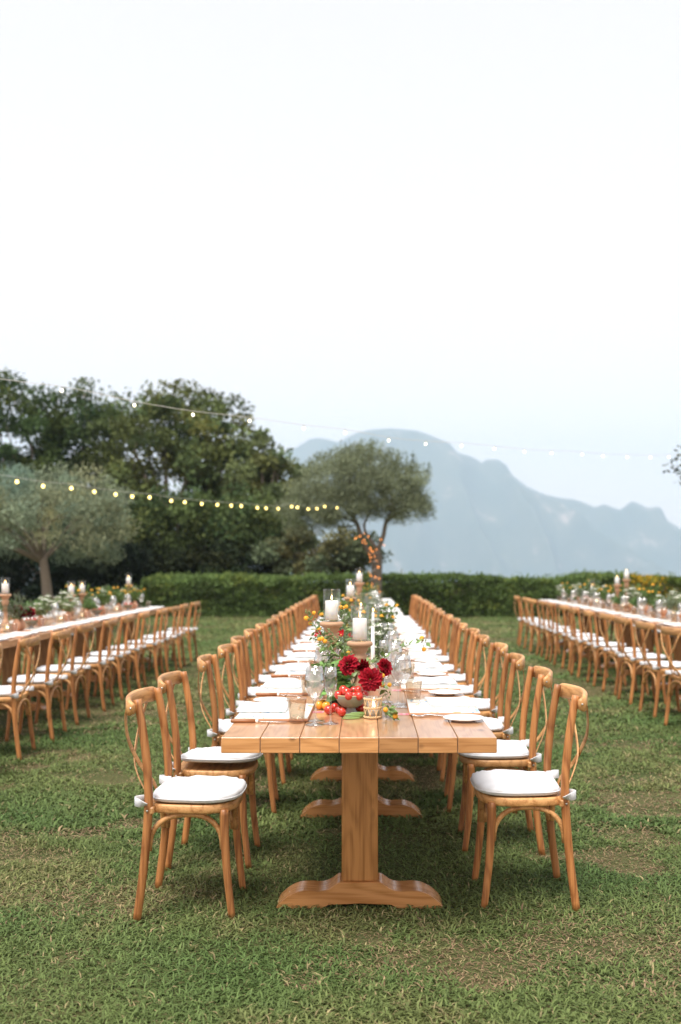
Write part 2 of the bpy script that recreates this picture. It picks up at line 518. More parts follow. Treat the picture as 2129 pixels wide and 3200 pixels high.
X, Y = np.meshgrid(gx, gy)
Z = np.where(Y > 46, -(Y - 46) * .55, 0.0)
Z = np.maximum(Z, -333.0)
Z += .012 * np.sin(X * 1.7 + 1) * np.cos(Y * 1.3) * (Y < 40)
Z = Z - .012
setting(grid_mesh('lawn', X, Y, Z, soil_mat()), 'short mown lawn under the tables')
sea_m, sN, sL, sb = nt('sea_water')
sb.inputs['Base Color'].default_value = (.02, .05, .08, 1); sb.inputs['Roughness'].default_value = .25
sn = sN.new('ShaderNodeTexNoise'); sn.inputs['Scale'].default_value = .02; sbu = sN.new('ShaderNodeBump'); sbu.inputs['Strength'].default_value = .3
stc = sN.new('ShaderNodeTexCoord'); sL.new(stc.outputs['Object'], sn.inputs[0]); sL.new(sn.outputs[0], sbu.inputs['Height']); sL.new(sbu.outputs[0], sb.inputs['Normal'])
X, Y = np.meshgrid(np.linspace(-12000, 12000, 13), np.linspace(300, 12000, 13))
setting(grid_mesh('sea', X, Y, X * 0 - 330.0, sea_m))

# mountain across the bay
MD = 4500.0
sil = [(-500, 1275), (-200, 1270), (100, 1250), (300, 1190), (450, 1130), (560, 1085), (640, 1050), (690, 1026), (714, 1011), (733, 1008), (757, 1012), (779, 1018), (797, 1008), (821, 996),
       (855, 989), (901, 986), (957, 991), (981, 998), (1035, 1020), (1055, 1043), (1086, 1051), (1109, 1065), (1125, 1057), (1148, 1059),
       (1168, 1072), (1175, 1090), (1211, 1119), (1250, 1137), (1288, 1146), (1323, 1150), (1347, 1158), (1370, 1168), (1390, 1160), (1409, 1168),
       (1429, 1174), (1440, 1164), (1454, 1154), (1468, 1158), (1491, 1170), (1514, 1166), (1526, 1174), (1534, 1197), (1568, 1218), (1640, 1250), (1760, 1275), (2100, 1290), (2500, 1300)]
sx_ = np.array([(p[0] - VX) / FD * MD for p in sil]); sz_ = np.array([CAM_H - (p[1] - VY) / FD * MD for p in sil])
xs = np.linspace(-3000, 3400, 520)
ridge = np.interp(xs, sx_, sz_) + 330
vs_ = np.concatenate([np.linspace(-1, 0, 70), np.linspace(.06, 1, 12)])
X = np.zeros((len(vs_), len(xs))); Y = X.copy(); Z = X.copy()
for i, v in enumerate(vs_):
    for j, x in enumerate(xs):
        rd = ridge[j]
        if v <= 0:
            prof = (1 + v) ** 1.15
            y = MD + v * 1500
        else:
            prof = 1 - v; y = MD + v * 1500
        nn = mnoise.multi_fractal(Vector((x * .0016, y * .0011, 3.3)), 1.0, 2.1, 6) - 1.0
        n2 = 1 - abs(mnoise.noise(Vector((x * .0028 + y * .0006, y * .0009, 1.7)))) * 2
        damp = min(1, abs(v) * 6)
        h = rd * prof + (nn * 200 + n2 * 260) * damp * min(1, (1 - abs(v)) * 3) * min(1, rd / 350)
        yy = y + (mnoise.noise(Vector((x * .001, v * 3, 9))) * 160) * (1 - abs(v)) * min(1, abs(v) * 5)
        z = -330 + max(h, -4)
        # nothing on the near slope stands above the ridge line behind it
        lim = CAM_H + (np.interp(x * MD / yy, xs, ridge) - 330 - CAM_H) * yy / MD - 14 * min(1, abs(v) * 8)
        X[i, j] = x; Y[i, j] = yy; Z[i, j] = min(z, lim) if v != 0 else -330 + rd
def mountain_mat():
    m, N, L, b = nt('mountain_rock')
    tc = N.new('ShaderNodeTexCoord')
    n1 = N.new('ShaderNodeTexNoise'); n1.inputs['Scale'].default_value = .0075; n1.inputs['Detail'].default_value = 8; n1.inputs['Roughness'].default_value = .62
    L.new(tc.outputs['Object'], n1.inputs[0])
    r = N.new('ShaderNodeValToRGB'); L.new(n1.outputs[0], r.inputs[0])
    e = r.color_ramp.elements
    e[0].position = .40; e[0].color = (.045, .065, .035, 1); e[1].position = .74; e[1].color = (.50, .37, .31, 1)
    x = e.new(.60); x.color = (.085, .095, .055, 1)
    L.new(r.outputs[0], b.inputs['Base Color']); b.inputs['Roughness'].default_value = .95; b.inputs['Specular IOR Level'].default_value = 0
    return m
setting(grid_mesh('mountain', X, Y, Z, mountain_mat()), 'blue hazy mountain ridge across the bay')

# the air
hz = cbox(-6500, 6500, -250, 6100, -333, 760, c=.5)
haze = hz.mesh('haze', [], False)
hm = bpy.data.materials.new('haze_air'); hm.use_nodes = True
hN, hL = hm.node_tree.nodes, hm.node_tree.links
hN.remove(hN['Principled BSDF'])
pv = hN.new('ShaderNodeVolumePrincipled')
pv.inputs['Color'].default_value = (.66, .83, 1.0, 1); pv.inputs['Density'].default_value = 2.9e-4; pv.inputs['Anisotropy'].default_value = 0.0
hL.new(pv.outputs[0], hN['Material Output'].inputs['Volume'])
haze.materials.clear(); haze.materials.append(hm)
setting(link('haze', haze), kind='stuff')

# ------------------------------------------------------------------ grass
def vnoise(x, y, s, seed):
    """smooth value noise, vectorised"""
    r = np.random.default_rng(seed).random((64, 64))
    u, v = x / s + 500, y / s + 500
    i, j = np.floor(u).astype(int), np.floor(v).astype(int); fu, fv = u - i, v - j
    fu, fv = fu * fu * (3 - 2 * fu), fv * fv * (3 - 2 * fv)
    g = lambda a, b: r[a % 64, b % 64]
    return (g(i, j) * (1 - fu) + g(i + 1, j) * fu) * (1 - fv) + (g(i, j + 1) * (1 - fu) + g(i + 1, j + 1) * fu) * fv
def patch(x, y):
    return .45 * vnoise(x, y, 1.1, 1) + .3 * vnoise(x, y, .38, 2) + .25 * vnoise(x, y, .13, 3)
def blades(y0, y1, dens, ln, wd, half0, half1, seed, lift=.5):
    g = np.random.default_rng(seed)
    area = (y1 - y0) * (half0 + half1)
    n = int(area * dens)
    y = y0 + (y1 - y0) * g.random(n)
    hw = half0 + (half1 - half0) * (y - y0) / (y1 - y0)
    x = (g.random(n) * 2 - 1) * hw
    p = patch(x, y)
    dry = np.clip((p - .52) * 7, 0, 1)
    dry2 = np.clip((vnoise(x, y, .6, 9) * .6 + vnoise(x, y, .21, 10) * .4 - .60) * 9, 0, 1)
    worn = np.exp(-((x - .80) / .40) ** 2 - ((y - 3.72) / .22) ** 2) + .8 * np.exp(-((x - .25) / .35) ** 2 - ((y - 3.55) / .18) ** 2) + .7 * np.exp(-((x - 1.25) / .3) ** 2 - ((y - 3.35) / .25) ** 2) + .5 * np.exp(-((x + 1.2) / .35) ** 2 - ((y - 4.2) / .25) ** 2)
    dry2 = np.clip(dry2 + worn * 1.3 * vnoise(x, y, .12, 12), 0, 1)
    keep = g.random(n) < 1 - .45 * dry2
    x, y, dry, dry2 = x[keep], y[keep], dry[keep], dry2[keep]; n = len(x)
    th = g.random(n) * 2 * np.pi + vnoise(x, y, .25, 4) * 3
    L = ln * (.5 + .9 * g.random(n)) * (1 - .35 * dry2); W = wd * (.6 + .8 * g.random(n)) * (1 - .4 * dry2)
    el = (.15 + 1.1 * g.random(n) ** 1.3) * lift * 2 * (1 - .5 * dry2)
    dx, dy = np.cos(th), np.sin(th); sxv, syv = -dy, dx
    P0 = np.stack([x, y, np.full(n, -.012)], 1)
    D = np.stack([dx * np.cos(el), dy * np.cos(el), np.sin(el)], 1)
    D2 = np.stack([dx * np.cos(el * .25), dy * np.cos(el * .25), np.sin(el * .25) - .12 * g.random(n)], 1)
    Sv = np.stack([sxv, syv, .35 * (g.random(n) - .5)], 1)
    P1 = P0 + D * (L * .5)[:, None]; P2 = P1 + D2 * (L * .5)[:, None]
    w = (W / 2)[:, None]
    V = np.stack([P0 - Sv * w * .7, P0 + Sv * w * .7, P1 + Sv * w, P1 - Sv * w, P2 + Sv * w * .15, P2 - Sv * w * .15], 1).reshape(-1, 3)
    b = 6 * np.arange(n)[:, None]
    F = np.concatenate([b + np.array([[0, 1, 2, 3]]), b + np.array([[3, 2, 4, 5]])], 0)
    green = np.array([.138, .172, .058]); lush = np.array([.084, .142, .044]); straw = np.array([.30, .26, .13]); brown = np.array([.23, .155, .095])
    t = g.random(n)[:, None]; lu = vnoise(x, y, .5, 6)[:, None]
    c = green * (1 - lu) + lush * lu
    c = c * (1 - dry[:, None] * .55) + np.array([.19, .185, .075]) * dry[:, None] * .55
    st = (g.random(n) < .03 + .12 * dry + .45 * dry2)[:, None]
    c = np.where(st, straw * (1 - .5 * t) + brown * .5 * t, c)
    br = (g.random(n) < .55 * dry2)[:, None]
    c = np.where(br, brown * (.6 + .8 * t), c)
    c = c * (.72 + .65 * g.random(n) ** 1.3)[:, None] * 1.15
    return V, F, np.concatenate([c, c], 0)
parts = [blades(2.3, 5.2, 13500, .035, .0056, 1.5, 2.6, 21),
         blades(5.2, 8.5, 5200, .046, .0085, 2.6, 4.1, 22),
         blades(8.5, 14, 1700, .055, .014, 4.1, 6.2, 23, .45),
         blades(14, 27.6, 520, .07, .026, 6.2, 11, 24, .35)]
Vs, Fs, Cs, o = [], [], [], 0
for V, F, c in parts:
    Vs.append(V); Fs.append(F + o); Cs.append(c); o += len(V)
gr = np_mesh('grass', np.concatenate(Vs), np.concatenate(Fs), np.concatenate(Cs), M['grass'])
setting(gr, 'patchy green lawn grass with dry brown spots', 'stuff')

# ------------------------------------------------------------------ hedge
def foliage_box(x0, x1, y0, y1, z0, z1, n, leaf, base, seed, yellow=0.0, wob=.10):
    g = np.random.default_rng(seed)
    f = g.random(n)
    A = np.array([(x1 - x0) * (z1 - z0), (x1 - x0) * (y1 - y0)]); q = A[0] / A.sum()
    x = x0 + (x1 - x0) * g.random(n); front = f < q
    y = np.where(front, y0, y0 + (y1 - y0) * g.random(n)); z = np.where(front, z0 + (z1 - z0) * g.random(n), z1)
    w = (vnoise(x, z * 2.2, .55, seed) - .5) * 2 * wob + (vnoise(x, z * 2, .18, seed + 1) - .5) * wob
    top = (vnoise(x, y, 1.3, seed + 2) - .5) * .20 + (vnoise(x, y, .25, seed + 3) - .5) * .12
    y = np.where(front, y + w - abs(g.normal(size=n)) * .03, y); z = np.where(front, z + (z - z0) / (z1 - z0) * top, z + top + g.normal(size=n) * .02)
    rr = g.random(n) < .03
    z = np.where(rr & ~front, z + .16 * g.random(n) ** 2, z)
    D = g.normal(size=(n, 3)) * .8 + np.where(front[:, None], np.array([0, -.7, .2]), np.array([0, -.1, .8]))
    V, F = leaf_quads(np.stack([x, y, z], 1), D, leaf * (.6 + .8 * g.random(n)), leaf * .62 * (.6 + .8 * g.random(n)), g)
    t = vnoise(x, z, .4, seed + 5)[:, None]
    c = np.array(base) * (.7 + .6 * g.random(n))[:, None] * (.75 + .5 * t) * np.array([1.0, 1.0, 1.0])
    lt = (vnoise(x, z * 1.5, .5, seed + 7) * .6 + g.random(n) * .4)[:, None]
    c = np.where(lt > .74, c * np.array([1.8, 1.5, 1.2]), c)
    if yellow:
        yy = ((vnoise(x, z, .35, seed + 8) * .55 + g.random(n) * .45) > 1 - yellow)[:, None]
        c = np.where(yy, np.array([.50, .33, .03]), c)
    return V, F, c
def hedge(name, label, x0, x1, y0, y1, h, n, leaf, base, seed, yellow=0, cat='hedge'):
    t = thing(name, label, cat, (0, 0, 0))
    V, F, c = foliage_box(x0, x1, y0, y1, 0, h, n, leaf, base, seed, yellow)
    o = np_mesh('leaves', V, F, c, M['hedge'], t); o['kind'] = 'stuff'
    core = cbox(x0 + .1, x1 - .1, y0 + .12, y1 - .1, -.01, h - .10, .05)
    core.build('twig_core', M['bark'], t)
    return t
hedge('hedge', 'long clipped green hedge closing the lawn behind the tables', -6.2, 7.4, 27.6, 28.9, 1.04, 80000, .085, (.13, .195, .062), 40)
hedge('flowering_hedge', 'lighter hedge dotted with yellow blossoms behind the right-hand table', 6.9, 13.5, 26.9, 28.2, 1.03, 26000, .085, (.12, .17, .035), 60, .30)

# ------------------------------------------------------------------ trees
def crown_cloud(c, r, n_clump, n_leaf, clump_r, g, shell=.55, zbias=0):
    """leaf positions in clumps spread through an ellipsoid"""
    P, K = [], []
    for i in range(n_clump):
        while True:
            d = g.normal(size=3); d /= np.linalg.norm(d)
            if d[2] > -.75: break
        rad = shell + (1 - shell) * g.random() ** .6
        k = np.array(c) + d * rad * np.array(r) * (1 + .10 * np.clip(g.normal(), -1.5, 1.2))
        k[2] += zbias
        m = int(n_leaf * (.5 + g.random())); cr = clump_r * (.6 + .7 * g.random())
        q = g.normal(size=(m, 3)); q /= np.linalg.norm(q, axis=1, keepdims=True)
        q *= (g.random(m) ** .45)[:, None] * np.array([cr, cr, cr * .72])
        P.append(k + q); K.append(k)
    return P, K
def tree(name, label, base, trunk_r, fork_z, crowns, leaf, tone, mat, seed, group=None, cat='tree', narrow=.6, up=0.0, lean=(0, 0), clump_tone=.5, bark=(.16, .13, .10)):
    g = np.random.default_rng(seed)
    t = thing(name, label, cat, (0, 0, 0), group=group)
    b = np.array(base); K_all = []; Vs, Fs, Cs, o = [], [], [], 0
    for (c, r, nc, nl, cr) in crowns:
        P, K = crown_cloud(c, r, nc, nl, cr, g)
        for p, k in zip(P, K):
            n = len(p)
            D = g.normal(size=(n, 3)); D[:, 2] += up; D += (p - k) / cr * .8
            V, F = leaf_quads(p, D, leaf * (.6 + .8 * g.random(n)), leaf * narrow * (.7 + .6 * g.random(n)), g)
            tv = 1 + clump_tone * (g.random() * 2 - 1)
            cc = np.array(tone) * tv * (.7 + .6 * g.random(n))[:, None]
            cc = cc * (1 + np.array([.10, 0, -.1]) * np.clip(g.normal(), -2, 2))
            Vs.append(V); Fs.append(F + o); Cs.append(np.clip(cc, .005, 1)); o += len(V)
        K_all += K
    cr_o = np_mesh('crown', np.concatenate(Vs), np.concatenate(Fs), np.concatenate(Cs), mat, t); cr_o['kind'] = 'stuff'
    fk = Vector((b[0] + lean[0], b[1] + lean[1], fork_z))
    mb = MB(); bv = Vector(base)
    mid = (bv + fk) / 2 + Vector((.06, 0, 0)) * trunk_r * 6
    pth = smooth_path([bv, mid, fk], 4)
    tube(pth, [trunk_r * (1.25 - .5 * i / (len(pth) - 1)) for i in range(len(pth))], 10, mb)
    mb.build('trunk', M['bark'], t)
    idx = g.permutation(len(K_all))[:min(14, len(K_all))]
    for ii, i in enumerate(idx):
        k = Vector(K_all[i]); m1 = fk.lerp(k, .45) + Vector(tuple(g.normal(size=3) * .08 * (k - fk).length)) + Vector((0, 0, .08 * (k - fk).length))
        mbl = MB(); pp = smooth_path([fk - Vector((0, 0, trunk_r)), m1, k], 4); L_ = len(pp) - 1
        r0 = trunk_r * (.55 if ii < 4 else .3)
        tube(pp, [r0 * (1 - .8 * j / L_) for j in range(L_ + 1)], 6, mbl)
        mbl.build('limb', M['bark'], t)
    return t
OAK = (.048, .066, .024)
def oak(label, px, py, rx, ry, d, nc, seed, tone=OAK, low=True, nl=150):
    c = at(px, py, d); s = FD / d
    r = (rx / s, rx / s * .95, ry / s)
    base = (c.x, c.y, -.02)
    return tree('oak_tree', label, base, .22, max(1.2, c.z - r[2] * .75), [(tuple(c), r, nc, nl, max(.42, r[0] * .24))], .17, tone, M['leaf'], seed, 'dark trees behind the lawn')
oak('tall dark tree at the far left of the group', 30, 1075, 165, 200, 36, 95, 101, (0.059, 0.092, 0.031), nl=190)
oak('dark tree cut by the left edge', -190, 1120, 130, 170, 37, 50, 107, (.055, .070, .027), nl=130)
oak('dark tree with open sky gaps, second from the left of the group', 205, 1085, 140, 180, 38, 70, 102, (0.059, 0.090, 0.033), nl=160)
oak('tallest dark tree in the middle of the group', 385, 1075, 165, 188, 36, 100, 103, (0.112, 0.142, 0.050), nl=190)
oak('ragged topped dark tree behind the middle of the upper string lights', 520, 1095, 105, 180, 37, 60, 104, (0.100, 0.127, 0.047), nl=150)
oak('lower dark tree sloping down towards the mountain', 618, 1185, 92, 145, 34, 60, 105, (0.124, 0.147, 0.057), nl=190)
oak('tree behind the grey-green olive on the left, leaves coloured as in shade', 110, 1240, 230, 120, 33, 80, 106, (.016, .024, .010), nl=240)  # leaf colour holds the shade below the canopy
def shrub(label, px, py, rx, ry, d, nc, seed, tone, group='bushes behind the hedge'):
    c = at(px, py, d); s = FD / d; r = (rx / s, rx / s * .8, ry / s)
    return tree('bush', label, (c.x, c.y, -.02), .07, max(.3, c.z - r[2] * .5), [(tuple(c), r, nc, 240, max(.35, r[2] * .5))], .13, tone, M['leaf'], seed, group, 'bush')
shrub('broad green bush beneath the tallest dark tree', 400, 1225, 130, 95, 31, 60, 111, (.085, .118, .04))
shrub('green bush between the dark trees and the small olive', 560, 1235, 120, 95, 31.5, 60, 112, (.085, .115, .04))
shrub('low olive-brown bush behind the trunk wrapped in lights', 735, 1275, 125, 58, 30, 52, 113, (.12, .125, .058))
shrub('low bush hiding the foot of the tallest tree, shade in its leaf colour', 330, 1310, 120, 60, 30.3, 50, 116, (.020, .028, .012))  # added undergrowth; the gloom between the trunks is put into its leaf tone
shrub('low bush hiding the feet of the right-hand dark trees, coloured shade-dark', 500, 1310, 130, 55, 30.2, 50, 117, (.026, .034, .014))  # added to close the gaps, leaves toned down to look shaded
shrub('bush under the left olive crown, leaves coloured near-black for shade', 60, 1330, 150, 90, 28, 60, 114, (.010, .016, .008))  # deep shade under the trees painted as near-black leaf colour
shrub('bush where the hedge ends, shade painted into its near-black leaves', 250, 1325, 120, 85, 29, 60, 115, (.010, .016, .008))  # added to fill the dark void under the trees; leaf tone stands for shade

# olives
c = at(100, 1195, 21)
tree('olive_tree', 'grey-green olive tree behind the left-hand table', (at(112, 1300, 21).x, 21, -.02), .115, 1.62,
     [(tuple(c), (1.80, 1.4, .95), 150, 280, .38)], .085, (.24, .285, .185), M['olive'], 201, 'olive trees on the lawn', narrow=.24, up=1.3, clump_tone=.25, lean=(-.12, 0))
# the olive behind the end of the centre table, its trunk forked and wrapped in lights
OD = 25.0
ot = thing('olive_tree', 'olive tree with forked trunk wrapped in orange fairy lights', 'tree', (0, 0, 0), group='olive trees on the lawn')
g = np.random.default_rng(77)
Vs, Fs, Cs, o = [], [], [], 0
lobes = [((790, 1120, OD), (1.25, 1.2, .80), 62), ((885, 1125, OD + .2), (1.22, 1.1, .80), 62), ((845, 1090, OD), (1.25, 1.1, .62), 40), ((735, 1170, OD - .2), (.85, .8, .66), 34), ((800, 1172, OD - .5), (.8, .6, .42), 26), ((935, 1170, OD), (.65, .6, .42), 20), ((700, 1195, OD), (.5, .5, .42), 12)]
tips = []
for (px, py, d), r, nc in lobes:
    P, K = crown_cloud(tuple(at(px, py, d)), r, nc, 210, .34, g); tips += K
    for p, k in zip(P, K):
        n = len(p); D = g.normal(size=(n, 3)); D[:, 2] += 1.2
        V, F = leaf_quads(p, D, .085 * (.6 + .8 * g.random(n)), .020, g)
        f = 1 + .22 * (g.random() * 2 - 1)
        hh = np.clip((p[:, 2:3] - 3.2) / 1.2, -.3, 1)
        cc = np.array((.185, .215, .13)) * f * (.7 + .6 * g.random(n))[:, None] * np.where(g.random(n)[:, None] < .5, 1.15, .9)
        Vs.append(V); Fs.append(F + o); Cs.append(cc); o += len(V)
for k in range(26):                         # upright shoots on top of the crown
    px = 700 + 290 * g.random(); b0 = at(px, 1065 + 40 * abs(px - 845) / 145, OD)
    n = 60; tt = g.random(n)[:, None]
    p = np.array(b0) + tt * np.array([g.normal() * .06, 0, .35 + .2 * g.random()]) + g.normal(size=(n, 3)) * .035
    D = g.normal(size=(n, 3)) * .5; D[:, 2] += 1.3
    V, F = leaf_quads(p, D, .09, .02, g); Vs.append(V); Fs.append(F + o); Cs.append(np.array((.13, .155, .075)) * (.7 + .6 * g.random(n))[:, None]); o += len(V)
oc = np_mesh('crown', np.concatenate(Vs), np.concatenate(Fs), np.concatenate(Cs), M['olive'], ot); oc['kind'] = 'stuff'
base = Vector((at(864, 1300, OD).x, OD, -.02)); fork = at(862, 1268, OD); f2 = at(868, 1285, OD)
tube(smooth_path([base, at(866, 1360, OD), f2, fork], 4), [.165, .155, .15, .145, .142, .14, .138, .136, .132, .13, .125, .12, .10], 10).build('trunk', M['bark'], ot)
limbs = [([(862, 1290), (835, 1245), (822, 1205), (800, 1175), (780, 1150)], .075), ([(864, 1280), (882, 1235), (888, 1205), (900, 1180), (905, 1150)], .070),
         ([(868, 1262), (850, 1240), (838, 1210), (850, 1180), (848, 1140)], .05), ([(822, 1205), (790, 1190), (750, 1180)], .04), ([(888, 1205), (925, 1170), (950, 1150)], .04)]
for pts, r in limbs:
    pp = smooth_path([at(x, y, OD) for x, y in pts], 4)
    tube(pp, [r * (1 - .6 * i / (len(pp) - 1)) for i in range(len(pp))], 7).build('limb', M['bark'], ot)
for i in range(14):
    k = Vector(tips[i * 12]); s0 = at(*( (800, 1175) if k.x < 0 else (900, 1180) ), OD)
    pp = smooth_path([s0, s0.lerp(k, .5) + Vector((0, 0, .1)), k], 3)
    tube(pp, [.028 * (1 - .7 * j / (len(pp) - 1)) for j in range(len(pp))], 5).build('limb', M['bark'], ot)

# fairy lights on that trunk
fl = thing('fairy_lights', 'warm orange fairy lights wound round the forked olive trunk', 'string lights', (0, 0, 0))
fb = lathe([(0, -.014), (.009, -.01), (.012, 0), (.009, .01), (0, .014)], 8).mesh('fairy_bulb', M['fairy'])
spots = [(821, 1237), (818, 1240), (829, 1234), (839, 1243), (842, 1250), (848, 1235), (835, 1248), (877, 1242), (884, 1255), (853, 1262), (854, 1267), (866, 1265), (850, 1275), (853, 1283),
         (858, 1270), (852, 1292), (871, 1305), (854, 1325), (864, 1328), (873, 1332), (857, 1344), (870, 1355), (875, 1363), (850, 1318), (862, 1281), (838, 1228), (868, 1291)]
for i, (px, py) in enumerate(spots):
    p = at(px, py, OD - .18)
    link('bulb', fb, fl, p).scale = (R.uniform(.6, 1.0),) * 3
wire = []
for i in range(60):
    t = i / 59; a = t * 2 * PI * 7
    p = base.lerp(fork, t); r = .19 - .05 * t
    wire.append((p.x + r * math.cos(a), p.y + r * math.sin(a), .3 + t * (fork.z - .3)))
tube(wire, .006, 5).build('wire', M['cable'], fl)

# a tree standing just outside the right edge: its twigs reach into view
c = at(1668, 1045, 16)
tree('leaning_tree', 'dark leafy tree whose twigs reach in at the right edge', (c.x + .3, 16, -.02), .13, 2.0, [(tuple(c), (.66, .7, .85), 46, 90, .26)], .08, (.06, .085, .03), M['leaf'], 301, narrow=.45)

# ------------------------------------------------------------------ string lights overhead
def bulb_meshes(mat, nm, r):
    gl = lathe([(0, -r * 2.1), (r * .55, -r * 1.95), (r * .92, -r * 1.45), (r, -r * 1.0), (r * .85, -r * .45), (r * .45, 0), (r * .35, r * .1)], 14).mesh(nm, mat)
    so = lathe([(0, r * 1.35), (r * .42, r * 1.3), (r * .46, r * .1), (r * .40, 0), (0, 0)], 10).mesh('socket', M['socket'])
    return gl, so
def light_string(label, pts, dline, xs_, ys_, ext, mat, r):
    """bulbs hang from a cable that runs over the straight ground line between two points"""
    t = thing('string_lights', label, 'string lights', (0, 0, 0), group='strings of bulbs over the lawn')
    (xa, ya), (xb, yb) = dline
    gl, so = bulb_meshes(mat, 'bulb_glass', r)
    cab = []
    for px, py in zip(xs_, ys_):
        u = (px - VX) / FD                       # where the sight line crosses the ground line
        k = (u * ya - xa) / ((xb - xa) - u * (yb - ya))
        X_, Y_ = xa + (xb - xa) * k, ya + (yb - ya) * k
        Zb = CAM_H - (py - VY) / FD * Y_
        b = link('bulb', gl, t, (X_, Y_, Zb + r)); link('socket', so, b, (0, 0, 0))
        cab.append(Vector((X_, Y_, Zb + r * 2.6)))
    a, b = cab[0], cab[1]; st = cab[0] + (a - b).normalized() * ext + Vector((0, 0, .05))
    e = cab[-1] + (cab[-1] - cab[-2]).normalized() * (.4 if ext < 4 else 2.5)
    tube(smooth_path([st] + cab + [e], 3), .0024, 6).build('cable', M['cable'], t)
    return t
x1 = [-30, 40, 100, 165, 218, 267, 305, 345, 395, 426, 465, 501, 533, 556, 593, 613, 641, 672, 685, 710, 730, 748, 776]
y1 = [1098, 1109, 1119, 1124, 1132, 1138, 1143, 1145, 1153, 1156, 1160, 1162, 1164, 1165, 1169, 1170, 1171, 1166, 1168, 1172, 1171, 1166, 1169]
light_string('lower string of glowing yellow bulbs running to the small olive', 0, ((-4.9, 13), (-.69, 24)), x1, y1, 3.0, M['bulb'], .023)
x2 = [-60, 143, 310, 445, 575, 700, 795, 895, 980, 1063, 1138, 1207, 1270, 1340, 1388, 1444, 1497, 1540, 1590]
y2 = [875, 899, 933, 955, 969, 986, 996, 1014, 1022, 1026, 1033, 1040, 1043, 1046, 1050, 1052, 1053, 1052, 1052]
light_string('upper string of clear white bulbs crossing in front of the mountain', 0, ((-2.94, 8), (4.88, 16)), x2, y2, 5.0, M['bulb_white'], .0135)

# ------------------------------------------------------------------ tables
TX, TY0, TL, TPITCH, TH, TW = -.024, 3.60, 2.412, 2.42, .78, 1.0
def make_table():
    t = thing('trestle_table', 'x', 'table')                      # origin: middle of its near end on the ground
    pw = TW / 7
    for i in range(7):
        mb = cbox(-pw / 2 + .0009, pw / 2 - .0009, 0, TL, -.057, 0, .0022, mend=1)
        mb.build('plank', [M['plank'], M['plank_end']], t, smooth=False, loc=(-TW / 2 + pw * (i + .5), 0, TH + R.uniform(-.0006, .0006)))
    half = [(0, .098), (.082, .098), (.094, .094), (.108, .084), (.124, .073), (.145, .065), (.170, .0615), (.200, .063), (.232, .0635), (.262, .058), (.290, .045), (.315, .027), (.338, .004), (.346, -.012)]
    cv = smooth_path([(x, z, 0) for x, z in half[1:]], 4); half = [half[0]] + [(q.x, q.y) for q in cv]
    bot = [(.16, -.012), (.13, .004), (0, .010)]
    poly = [(x, z) for x, z in half] + bot + [(-x, z) for x, z in reversed(bot[:-1])] + [(-x, z) for x, z in reversed(half[1:])]
    fm = extrude(poly[::-1], -.07, .07, c=.004).mesh('foot', M['foot'], False)
    pm = cbox(-.075, .075, -.055, .055, 0, TH - .057 - .098, .004).mesh('post', M['post'], False)
    cm = cbox(-.40, .40, -.045, .045, -.05, -.002, .004).mesh('cleat', M['foot'], False)
    for y in (.565, TL - .375):
        link('foot', fm, t, (0, y, 0)); link('post', pm, t, (0, y, .098)); link('cleat', cm, t, (0, y + .11, TH - .057))
    return t
tb = make_table()
for i in range(6):
    place(tb, (TX, TY0 + TPITCH * i, 0), 0, f'wooden plank table on trestle feet, {ORD[i]} from the near end of the centre row', 'plank tables of the centre row')
LX, RX = -3.46, 3.60
L_END, R_END = 14.95, 18.05
for i in range(4):
    place(tb, (LX, L_END - TPITCH * (i + 1), 0), 0, f'wooden plank table, {ORD[i]} from the far end of the left-hand row', 'plank tables of the left-hand row')
for i in range(4):
    place(tb, (RX, R_END - TPITCH * (i + 1), 0), 0, f'wooden plank table, {ORD[i]} from the far end of the right-hand row', 'plank tables of the right-hand row')

# ------------------------------------------------------------------ chairs
def outline(sx, sy0, sy1, n=36, taper=.10, pw_f=2.9, pw_b=5.0):
    out = []
    for i in range(n):
        a = 2 * PI * (i + .5) / n; c, s = math.cos(a), math.sin(a)
        p = pw_f if s > 0 else pw_b
        x = math.copysign(abs(c) ** (2 / p), c) * sx; y = math.copysign(abs(s) ** (2 / p), s)
        yy = (sy0 + sy1) / 2 + y * (sy1 - sy0) / 2
        out.append((x * (1 + taper * y * (.9 if y < 0 else .25)), yy))
    return out
def slab(out, levels, mb=None, m=0):
    """stack of scaled outlines: levels (scale, z)"""
    mb = mb or MB(); n = len(out); cx = sum(p[0] for p in out) / n; cy = sum(p[1] for p in out) / n
    vs, fs = [], []
    for s, z in levels:
        vs += [(cx + (x - cx) * s, cy + (y - cy) * s, z) for x, y in out]
    for i in range(len(levels) - 1):
        for j in range(n):
            k = (j + 1) % n; fs.append((i * n + j, i * n + k, (i + 1) * n + k, (i + 1) * n + j))
    fs.append(tuple(range(n - 1, -1, -1))); o = (len(levels) - 1) * n; fs.append(tuple(range(o, o + n)))
    return mb.add(vs, fs, m)
